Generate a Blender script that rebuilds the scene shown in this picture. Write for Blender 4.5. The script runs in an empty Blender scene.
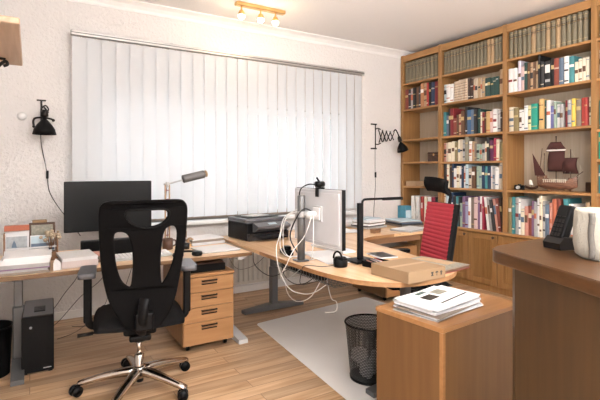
import bpy, bmesh, math, random
from mathutils import Vector, Matrix, noise
random.seed(7)
PI = math.pi
C = bpy.context.scene.collection
S = bpy.context.scene

# ------------------------------------------------------------------ materials
def newmat(name):
    m = bpy.data.materials.new(name); m.use_nodes = True
    nt = m.node_tree; nt.nodes.clear()
    out = nt.nodes.new('ShaderNodeOutputMaterial')
    b = nt.nodes.new('ShaderNodeBsdfPrincipled')
    nt.links.new(b.outputs[0], out.inputs[0])
    return m, nt, b, out

def plain(name, col, rough=.5, metal=0, bump=0, bscale=200, spec=.5, var=.06, vscale=9):
    m, nt, b, out = newmat(name)
    b.inputs['Roughness'].default_value = rough
    b.inputs['Metallic'].default_value = metal
    b.inputs['Specular IOR Level'].default_value = spec
    tc = nt.nodes.new('ShaderNodeTexCoord')
    n = nt.nodes.new('ShaderNodeTexNoise'); n.inputs['Scale'].default_value = vscale
    n.inputs['Detail'].default_value = 4
    nt.links.new(tc.outputs['Object'], n.inputs['Vector'])
    mx = nt.nodes.new('ShaderNodeMix'); mx.data_type = 'RGBA'
    mx.inputs['A'].default_value = (*[max(0, c*(1-var)) for c in col], 1)
    mx.inputs['B'].default_value = (*[min(1, c*(1+var)) for c in col], 1)
    nt.links.new(n.outputs['Fac'], mx.inputs['Factor'])
    nt.links.new(mx.outputs['Result'], b.inputs['Base Color'])
    if bump:
        n2 = nt.nodes.new('ShaderNodeTexNoise'); n2.inputs['Scale'].default_value = bscale
        n2.inputs['Detail'].default_value = 3
        nt.links.new(tc.outputs['Object'], n2.inputs['Vector'])
        bp = nt.nodes.new('ShaderNodeBump'); bp.inputs['Strength'].default_value = bump
        bp.inputs['Distance'].default_value = .004
        nt.links.new(n2.outputs['Fac'], bp.inputs['Height'])
        nt.links.new(bp.outputs['Normal'], b.inputs['Normal'])
    return m

def wood(name, c1, c2, axis='Z', rough=.4, scale=1.0, contrast=(.35, .7), rings=0.35):
    """veneer: noise stretched along the grain axis"""
    m, nt, b, out = newmat(name)
    b.inputs['Roughness'].default_value = rough
    tc = nt.nodes.new('ShaderNodeTexCoord')
    mp = nt.nodes.new('ShaderNodeMapping')
    sc = {'X': (1.2, 22, 22), 'Y': (22, 1.2, 22), 'Z': (22, 22, 1.2)}[axis]
    mp.inputs['Scale'].default_value = tuple(s*scale for s in sc)
    nt.links.new(tc.outputs['Object'], mp.inputs['Vector'])
    n = nt.nodes.new('ShaderNodeTexNoise'); n.inputs['Scale'].default_value = 1.6
    n.inputs['Detail'].default_value = 6; n.inputs['Distortion'].default_value = rings
    nt.links.new(mp.outputs[0], n.inputs['Vector'])
    cr = nt.nodes.new('ShaderNodeValToRGB')
    cr.color_ramp.elements[0].position = contrast[0]; cr.color_ramp.elements[0].color = (*c2, 1)
    cr.color_ramp.elements[1].position = contrast[1]; cr.color_ramp.elements[1].color = (*c1, 1)
    nt.links.new(n.outputs['Fac'], cr.inputs[0])
    nt.links.new(cr.outputs[0], b.inputs['Base Color'])
    bp = nt.nodes.new('ShaderNodeBump'); bp.inputs['Strength'].default_value = .08
    bp.inputs['Distance'].default_value = .002
    nt.links.new(n.outputs['Fac'], bp.inputs['Height'])
    nt.links.new(bp.outputs['Normal'], b.inputs['Normal'])
    return m

def floor_mat():
    m, nt, b, out = newmat('oak_plank_floor')
    tc = nt.nodes.new('ShaderNodeTexCoord')
    br = nt.nodes.new('ShaderNodeTexBrick')
    br.offset = .37; br.inputs['Scale'].default_value = 1
    br.inputs['Brick Width'].default_value = 1.15; br.inputs['Row Height'].default_value = .098
    br.inputs['Mortar Size'].default_value = .0016; br.inputs['Mortar Smooth'].default_value = .2
    br.inputs['Color1'].default_value = (.0, 0, 0, 1); br.inputs['Color2'].default_value = (1, 1, 1, 1)
    br.inputs['Mortar'].default_value = (0, 0, 0, 1)
    nt.links.new(tc.outputs['Object'], br.inputs['Vector'])
    mp = nt.nodes.new('ShaderNodeMapping'); mp.inputs['Scale'].default_value = (1.3, 16, 1)
    nt.links.new(tc.outputs['Object'], mp.inputs['Vector'])
    addv = nt.nodes.new('ShaderNodeVectorMath'); addv.operation = 'MULTIPLY_ADD'
    nt.links.new(br.outputs['Color'], addv.inputs[0]); addv.inputs[1].default_value = (9, 9, 9)
    nt.links.new(mp.outputs[0], addv.inputs[2])
    n = nt.nodes.new('ShaderNodeTexNoise'); n.inputs['Scale'].default_value = 1.5
    n.inputs['Detail'].default_value = 6; n.inputs['Distortion'].default_value = .5
    nt.links.new(addv.outputs[0], n.inputs['Vector'])
    cr = nt.nodes.new('ShaderNodeValToRGB')
    cr.color_ramp.elements[0].position = .3; cr.color_ramp.elements[0].color = (.34, .19, .09, 1)
    cr.color_ramp.elements[1].position = .72; cr.color_ramp.elements[1].color = (.61, .42, .26, 1)
    nt.links.new(n.outputs['Fac'], cr.inputs[0])
    hs = nt.nodes.new('ShaderNodeHueSaturation')
    mr = nt.nodes.new('ShaderNodeMapRange'); mr.inputs['To Min'].default_value = .72; mr.inputs['To Max'].default_value = 1.2
    nt.links.new(br.outputs['Color'], mr.inputs['Value'])
    nt.links.new(mr.outputs[0], hs.inputs['Value']); nt.links.new(cr.outputs[0], hs.inputs['Color'])
    mx = nt.nodes.new('ShaderNodeMix'); mx.data_type = 'RGBA'
    nt.links.new(br.outputs['Fac'], mx.inputs['Factor'])
    nt.links.new(hs.outputs[0], mx.inputs['A']); mx.inputs['B'].default_value = (.12, .06, .03, 1)
    nt.links.new(mx.outputs['Result'], b.inputs['Base Color'])
    b.inputs['Roughness'].default_value = .33
    b.inputs['Specular IOR Level'].default_value = .5
    bp = nt.nodes.new('ShaderNodeBump'); bp.inputs['Strength'].default_value = .15; bp.inputs['Distance'].default_value = .002
    nt.links.new(n.outputs['Fac'], bp.inputs['Height']); nt.links.new(bp.outputs['Normal'], b.inputs['Normal'])
    return m

def plaster(name, col, strength=.5):
    m, nt, b, out = newmat(name)
    b.inputs['Base Color'].default_value = (*col, 1); b.inputs['Roughness'].default_value = .9
    tc = nt.nodes.new('ShaderNodeTexCoord')
    n = nt.nodes.new('ShaderNodeTexNoise'); n.inputs['Scale'].default_value = 42
    n.inputs['Detail'].default_value = 3; n.inputs['Roughness'].default_value = .6
    nt.links.new(tc.outputs['Object'], n.inputs['Vector'])
    bp = nt.nodes.new('ShaderNodeBump'); bp.inputs['Strength'].default_value = strength
    bp.inputs['Distance'].default_value = .02
    nt.links.new(n.outputs['Fac'], bp.inputs['Height']); nt.links.new(bp.outputs['Normal'], b.inputs['Normal'])
    return m

def translucent(name, col, t=.5):
    m, nt, b, out = newmat(name)
    nt.nodes.remove(b)
    d = nt.nodes.new('ShaderNodeBsdfDiffuse'); d.inputs[0].default_value = (*col, 1)
    tr = nt.nodes.new('ShaderNodeBsdfTranslucent'); tr.inputs[0].default_value = (*col, 1)
    tc = nt.nodes.new('ShaderNodeTexCoord')
    w = nt.nodes.new('ShaderNodeTexNoise'); w.inputs['Scale'].default_value = 300
    bp = nt.nodes.new('ShaderNodeBump'); bp.inputs['Strength'].default_value = .1; bp.inputs['Distance'].default_value = .001
    nt.links.new(tc.outputs['Object'], w.inputs['Vector']); nt.links.new(w.outputs['Fac'], bp.inputs['Height'])
    nt.links.new(bp.outputs[0], d.inputs['Normal'])
    mx = nt.nodes.new('ShaderNodeMixShader'); mx.inputs[0].default_value = t
    nt.links.new(d.outputs[0], mx.inputs[1]); nt.links.new(tr.outputs[0], mx.inputs[2])
    nt.links.new(mx.outputs[0], out.inputs[0])
    return m

def clear(name, tint=(1, 1, 1), gloss=.08, alpha=0.0, rough=.05):
    """thin clear sheet: mostly see-through with a glossy coat"""
    m, nt, b, out = newmat(name)
    b.inputs['Base Color'].default_value = (*tint, 1); b.inputs['Roughness'].default_value = rough
    tr = nt.nodes.new('ShaderNodeBsdfTransparent'); tr.inputs[0].default_value = (*tint, 1)
    mx = nt.nodes.new('ShaderNodeMixShader'); mx.inputs[0].default_value = gloss + alpha
    nt.links.new(tr.outputs[0], mx.inputs[1]); nt.links.new(b.outputs[0], mx.inputs[2])
    nt.links.new(mx.outputs[0], out.inputs[0])
    return m

def mesh_wire(name, col, cell=(70, 70), fill=.45):
    """perforated sheet: holes are see-through"""
    m, nt, b, out = newmat(name)
    b.inputs['Base Color'].default_value = (*col, 1); b.inputs['Roughness'].default_value = .4
    tr = nt.nodes.new('ShaderNodeBsdfTransparent')
    uv = nt.nodes.new('ShaderNodeTexCoord')
    mp = nt.nodes.new('ShaderNodeMapping'); mp.inputs['Scale'].default_value = (cell[0], cell[1], 1)
    nt.links.new(uv.outputs['UV'], mp.inputs['Vector'])
    ck = nt.nodes.new('ShaderNodeTexBrick'); ck.offset = .5
    ck.inputs['Scale'].default_value = 1; ck.inputs['Brick Width'].default_value = 1; ck.inputs['Row Height'].default_value = 1
    ck.inputs['Mortar Size'].default_value = fill*.5
    nt.links.new(mp.outputs[0], ck.inputs['Vector'])
    mx = nt.nodes.new('ShaderNodeMixShader')
    nt.links.new(ck.outputs['Fac'], mx.inputs[0])
    nt.links.new(tr.outputs[0], mx.inputs[1]); nt.links.new(b.outputs[0], mx.inputs[2])
    nt.links.new(mx.outputs[0], out.inputs[0])
    return m

def glow(name, col, s):
    m, nt, b, out = newmat(name)
    b.inputs['Base Color'].default_value = (*col, 1)
    b.inputs['Emission Color'].default_value = (*col, 1); b.inputs['Emission Strength'].default_value = s
    return m

M = {}
M['floor'] = floor_mat()
M['wall'] = plaster('wall_plaster', (.79, .765, .75), .55)
M['ceiling'] = plaster('ceiling_paint', (.90, .885, .88), .08)
M['crown'] = plain('crown_paint', (.88, .87, .86), .6)
M['white'] = plain('white_paint', (.85, .85, .84), .45)
M['radiator'] = plain('radiator_enamel', (.60, .56, .50), .4)
M['blind'] = translucent('blind_fabric', (.80, .83, .86), .32)
M['alu'] = plain('brushed_aluminium', (.55, .54, .53), .35, .8)
M['steel'] = plain('grey_steel', (.14, .14, .14), .38, .4)
M['silver'] = plain('silver_plastic', (.50, .50, .50), .45)
M['chrome'] = plain('polished_aluminium', (.62, .57, .52), .18, 1.0)
M['black'] = plain('black_plastic', (.004, .004, .0045), .38, spec=.15)
M['black_gloss'] = plain('glossy_black', (.010, .010, .012), .15)
M['black_matte'] = plain('matte_black', (.004, .0038, .004), .6, spec=.1)
M['mesh_black'] = plain('black_mesh_fabric', (.005, .0045, .0045), .8, bump=.5, bscale=500, spec=.06)
M['fabric_black'] = plain('black_fabric', (.007, .0065, .007), .85, bump=.4, bscale=350, spec=.12)
M['pad_grey'] = plain('armrest_plastic', (.10, .10, .11), .28)
M['iron'] = plain('wrought_iron', (.02, .017, .016), .45, .5)
M['screen'] = plain('screen_glass', (.005, .006, .0065), .3, spec=.2)
M['red'] = plain('red_upholstery', (.47, .030, .050), .7, bump=.3, bscale=400)
M['beech'] = wood('beech_desktop', (.86, .64, .43), (.74, .50, .31), 'X', .38, .8)
M['beech_shaded'] = wood('beech_edge_shaded', (.21, .115, .055), (.15, .08, .035), 'X', .4)  # edge brown darkened in the colour to stand in for backlit shade
M['beech2'] = wood('beech_corner_desk', (.82, .56, .34), (.70, .44, .24), 'Y', .25, .8)
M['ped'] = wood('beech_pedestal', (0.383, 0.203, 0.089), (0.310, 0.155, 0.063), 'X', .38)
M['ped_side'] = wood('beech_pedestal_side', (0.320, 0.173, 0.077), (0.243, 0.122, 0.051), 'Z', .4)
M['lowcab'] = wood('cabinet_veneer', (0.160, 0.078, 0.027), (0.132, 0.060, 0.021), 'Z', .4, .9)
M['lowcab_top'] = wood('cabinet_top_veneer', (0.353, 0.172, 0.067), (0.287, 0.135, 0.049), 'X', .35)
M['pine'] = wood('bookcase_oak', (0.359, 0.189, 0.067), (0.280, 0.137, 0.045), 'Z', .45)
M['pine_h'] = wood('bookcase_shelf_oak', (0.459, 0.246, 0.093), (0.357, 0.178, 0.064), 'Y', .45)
M['pine_in'] = wood('bookcase_back_oak', (.56, .47, .36), (.48, .39, .28), 'Z', .5, .8)
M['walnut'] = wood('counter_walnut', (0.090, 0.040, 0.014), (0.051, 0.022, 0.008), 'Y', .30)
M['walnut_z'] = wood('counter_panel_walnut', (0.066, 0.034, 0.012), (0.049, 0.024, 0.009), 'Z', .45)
M['dark_wood'] = wood('dark_stained_wood', (.10, .045, .025), (.05, .022, .012), 'X', .4)
M['mid_wood'] = wood('brown_stained_wood', (.30, .16, .08), (.20, .10, .05), 'X', .45)
M['shelf_wood'] = wood('pale_larch', (.60, .44, .31), (.48, .33, .22), 'Y', .5)
M['paper'] = plain('white_paper', (.74, .73, .73), .8, var=.03)
M['paper_grey'] = plain('grey_paper', (.60, .60, .62), .8)
M['paper_pink'] = plain('pinkish_paper', (.66, .57, .55), .8)
M['print'] = plain('printed_picture', (.26, .25, .20), .5, var=.6, vscale=60)
M['print2'] = plain('printed_photo', (.38, .40, .42), .5, var=.5, vscale=40)
M['cover_red'] = plain('red_brown_cover', (.42, .12, .06), .5)
M['card'] = plain('brown_cardboard', (.29, .185, .10), .8)
M['card_in'] = plain('cardboard_flap', (.42, .28, .17), .8)
M['ink'] = plain('black_ink', (.03, .025, .02), .7)
M['cable_white'] = plain('white_cable', (.80, .79, .77), .5)
M['cable_black'] = plain('black_cable', (.015, .013, .013), .5)
M['mat'] = plain('chair_mat_polycarbonate', (.80, .79, .77), .3, var=.08, vscale=3)
M['bin_mesh'] = mesh_wire('bin_wire_mesh', (.012, .012, .012), (90, 34), .5)
M['glass'] = clear('window_glass')
M['felt'] = plain('cream_felt', (.42, .385, .32), .95, bump=1.0, bscale=120, var=.1, vscale=30)
M['felt_grey'] = plain('grey_felt', (.12, .105, .09), .95, bump=.8, bscale=120)
M['brass'] = plain('brass', (.75, .50, .22), .3, .9)
M['bulb'] = glow('lamp_bulb', (1.0, .88, .70), 5)
M['frame_brown'] = plain('window_frame_brown', (.34, .27, .22), .5)
M['blue'] = plain('blue_tissue_box', (.06, .22, .30), .5, var=.3, vscale=30)
M['enc'] = plain('olive_leather', (.17, .14, .085), .5, var=.35, vscale=90)
M['enc_tan'] = plain('tan_leather', (.36, .235, .12), .5, var=.2, vscale=60)
M['gold'] = plain('gold_tooling', (.55, .42, .20), .4, .3)
M['pages'] = plain('book_pages', (.72, .65, .52), .9)
M['sail'] = plain('dark_red_sail', (.07, .022, .018), .9)
M['sail_white'] = plain('white_sail', (.85, .83, .78), .9)
M['hull'] = wood('model_hull', (.30, .15, .09), (.15, .07, .045), 'Y', .4, 3)
M['dried'] = plain('dried_flowers', (.42, .34, .24), .9, var=.3, vscale=80)
M['skirt'] = plain('white_baseboard', (.84, .82, .79), .5)
PAL = {
 'brown red': (.24, .06, .04), 'charcoal': (.035, .033, .035), 'grey': (.40, .39, .38), 'black': (.012, .012, .013), 'brown': (.13, .065, .035),
 'orange brown': (.45, .20, .09), 'tan': (.46, .31, .18), 'red': (.42, .05, .04), 'dark blue': (.03, .05, .10), 'dark red': (.22, .025, .03),
 'pale blue': (.50, .62, .68), 'white': (.80, .78, .75), 'ornate beige': (.60, .48, .36), 'dark brown': (.055, .03, .022), 'beige': (.60, .50, .38),
 'dark green': (.025, .07, .06), 'teal': (.06, .24, .26), 'slate blue': (.12, .17, .24), 'blue': (.05, .13, .26), 'cream': (.76, .68, .52),
 'ochre': (.60, .40, .16), 'pale pink': (.68, .50, .48), 'salmon': (.58, .28, .22), 'olive': (.27, .21, .10), 'olive grey': (.27, .25, .19),
 'grey brown': (.24, .19, .15), 'sage green': (.32, .42, .34), 'dark purple': (.11, .025, .07), 'crimson': (.38, .03, .07), 'navy': (.02, .045, .10),
 'purple': (.22, .12, .22), 'lavender': (.34, .35, .50), 'lilac white': (.68, .62, .70), 'banded black': (.02, .02, .022), 'pale yellow': (.74, .66, .34),
 'green': (.03, .34, .25), 'violet blue': (.19, .19, .42), 'yellow': (.72, .52, .10), 'orange red': (.52, .15, .08)}
for k, v in PAL.items(): M['bk ' + k] = plain('cover_' + k.replace(' ', '_'), v, .5, var=.12, vscale=40)

# ------------------------------------------------------------------ mesh helpers
class MB:
    def __init__(s): s.bm = bmesh.new(); s.mats = []; s.uv = None
    def mi(s, m):
        if m not in s.mats: s.mats.append(m)
        return s.mats.index(m)
    def _fin(s, faces, m, smooth=False):
        i = s.mi(m)
        for f in faces: f.material_index = i; f.smooth = smooth
    def box(s, x0, x1, y0, y1, z0, z1, m, bev=0, rot=None, piv=None, seg=1):
        r = bmesh.ops.create_cube(s.bm, size=1)
        vs = r['verts']
        for v in vs:
            v.co = Vector(((x0+x1)/2+v.co.x*(x1-x0), (y0+y1)/2+v.co.y*(y1-y0), (z0+z1)/2+v.co.z*(z1-z0)))
        fs = set(f for v in vs for f in v.link_faces)
        if bev:
            es = list(set(e for v in vs for e in v.link_edges))
            g = bmesh.ops.bevel(s.bm, geom=es, offset=bev, segments=seg, affect='EDGES', profile=.5)
            fs = set(f for f in g['faces']) | set(f for f in fs if f.is_valid)
            vs = list(set(v for f in fs for v in f.verts))
            vs2 = set(vs)
            for v in list(vs2):
                for f in v.link_faces: fs.add(f)
            vs = list(set(v for f in fs for v in f.verts))
        if rot is not None:
            p = Vector(piv) if piv else Vector(((x0+x1)/2, (y0+y1)/2, (z0+z1)/2))
            for v in vs: v.co = rot @ (v.co-p) + p
        s._fin(fs, m); return vs
    def tube(s, pts, r, m, seg=8, cap=True, radii=None, flat=1.0):
        pts = [Vector(p) for p in pts]; rings = []
        up0 = None
        for i, p in enumerate(pts):
            a = pts[max(0, i-1)]; b = pts[min(len(pts)-1, i+1)]
            t = (b-a).normalized()
            if up0 is None:
                up0 = Vector((0, 0, 1)) if abs(t.z) < .9 else Vector((1, 0, 0))
            u = (up0 - t*up0.dot(t))
            if u.length < 1e-4: u = t.orthogonal()
            u.normalize(); up0 = u
            w = t.cross(u)
            rr = radii[i] if radii else r
            rings.append([s.bm.verts.new(p + (u*math.cos(2*PI*k/seg)*flat + w*math.sin(2*PI*k/seg))*rr) for k in range(seg)])
        fs = []
        for a, b in zip(rings, rings[1:]):
            for k in range(seg):
                fs.append(s.bm.faces.new((a[k], a[(k+1) % seg], b[(k+1) % seg], b[k])))
        if cap:
            fs.append(s.bm.faces.new(list(reversed(rings[0])))); fs.append(s.bm.faces.new(rings[-1]))
        s._fin(fs, m, True); return [v for r_ in rings for v in r_]
    def lathe(s, prof, m, cx=0, cy=0, cz=0, seg=24, mtx=None, closed=False, cap=True):
        rings = []
        for (r, z) in prof:
            if r < 1e-5: rings.append([s.bm.verts.new((cx, cy, cz+z))])
            else: rings.append([s.bm.verts.new((cx+r*math.cos(2*PI*k/seg), cy+r*math.sin(2*PI*k/seg), cz+z)) for k in range(seg)])
        fs = []
        for a, b in zip(rings, rings[1:]):
            for k in range(seg):
                k2 = (k+1) % seg
                if len(a) == 1 and len(b) == 1: continue
                if len(a) == 1: fs.append(s.bm.faces.new((a[0], b[k2], b[k])))
                elif len(b) == 1: fs.append(s.bm.faces.new((a[k], a[k2], b[0])))
                else: fs.append(s.bm.faces.new((a[k], a[k2], b[k2], b[k])))
        if cap and not closed:
            if len(rings[0]) > 1: fs.append(s.bm.faces.new(list(reversed(rings[0]))))
            if len(rings[-1]) > 1: fs.append(s.bm.faces.new(rings[-1]))
        vs = [v for r_ in rings for v in r_]
        if mtx is not None:
            for v in vs: v.co = mtx @ v.co
        s._fin(fs, m, True); return vs
    def prism(s, poly, a, b, m, axis='Z', mtx=None, smooth=False):
        """polygon extruded from a to b. axis Z: (x,y); axis X: (y,z); axis Y: (x,z)"""
        def P(p, t):
            return {'Z': (p[0], p[1], t), 'X': (t, p[0], p[1]), 'Y': (p[0], t, p[1])}[axis]
        lo = [s.bm.verts.new(P(p, a)) for p in poly]; hi = [s.bm.verts.new(P(p, b)) for p in poly]
        n = len(poly)
        f1 = s.bm.faces.new(lo); f2 = s.bm.faces.new(list(reversed(hi)))
        side = [s.bm.faces.new((lo[(k+1) % n], lo[k], hi[k], hi[(k+1) % n])) for k in range(n)]
        if mtx is not None:
            for v in lo+hi: v.co = mtx @ v.co
        s._fin([f1, f2], m); s._fin(side, m, smooth); return lo+hi
    def sheet(s, fn, nu, nv, m, th=None, uv=False):
        g = [[s.bm.verts.new(fn(i/nu, j/nv)) for j in range(nv+1)] for i in range(nu+1)]
        fs = [s.bm.faces.new((g[i][j], g[i+1][j], g[i+1][j+1], g[i][j+1])) for i in range(nu) for j in range(nv)]
        s._fin(fs, m, True)
        if uv:
            L = s.bm.loops.layers.uv.verify()
            idx = {g[i][j]: (i/nu, j/nv) for i in range(nu+1) for j in range(nv+1)}
            for f in fs:
                for l in f.loops: l[L].uv = idx[l.vert]
        if th:
            bmesh.ops.recalc_face_normals(s.bm, faces=fs)
            r = bmesh.ops.solidify(s.bm, geom=fs, thickness=th)
            s._fin([f for f in r['geom'] if isinstance(f, bmesh.types.BMFace)], m, True)
        return g
    def ball(s, c, r, m, sc=(1, 1, 1), sub=2):
        q = bmesh.ops.create_icosphere(s.bm, subdivisions=sub, radius=r)
        for v in q['verts']: v.co = Vector((c[0]+v.co.x*sc[0], c[1]+v.co.y*sc[1], c[2]+v.co.z*sc[2]))
        s._fin(set(f for v in q['verts'] for f in v.link_faces), m, True)
        return q['verts']
    def build(s, name, parent=None, recalc=True):
        if recalc: bmesh.ops.recalc_face_normals(s.bm, faces=s.bm.faces)
        me = bpy.data.meshes.new(name); s.bm.to_mesh(me); s.bm.free()
        for m in s.mats: me.materials.append(m if not isinstance(m, str) else M[m])
        o = bpy.data.objects.new(name, me); C.objects.link(o)
        if parent is not None: o.parent = parent
        return o
    def xf(s, mtx):
        for v in s.bm.verts: v.co = mtx @ v.co

def smooth_path(pts, n=6):
    pts = [Vector(p) for p in pts]; out = []
    P = [pts[0]] + pts + [pts[-1]]
    for i in range(1, len(P)-2):
        for k in range(n):
            t = k/n; a, b, c, d = P[i-1], P[i], P[i+1], P[i+2]
            out.append(.5*((2*b)+(c-a)*t+(2*a-5*b+4*c-d)*t*t+(3*b-a-3*c+d)*t**3))
    out.append(pts[-1]); return out

def round_poly(pts, radii, n=6):
    """polygon with rounded corners"""
    out = []; N = len(pts)
    for i in range(N):
        p = Vector(pts[i]); a = Vector(pts[i-1]); b = Vector(pts[(i+1) % N]); r = radii[i] if isinstance(radii, (list, tuple)) else radii
        if r <= 0: out.append(tuple(p)); continue
        d1 = (a-p).normalized(); d2 = (b-p).normalized()
        L = min(r, (a-p).length*.49, (b-p).length*.49)
        s_ = p+d1*L; e = p+d2*L
        for k in range(n+1):
            t = k/n; out.append(tuple((1-t)**2*s_ + 2*t*(1-t)*p + t*t*e))
    return out

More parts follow.
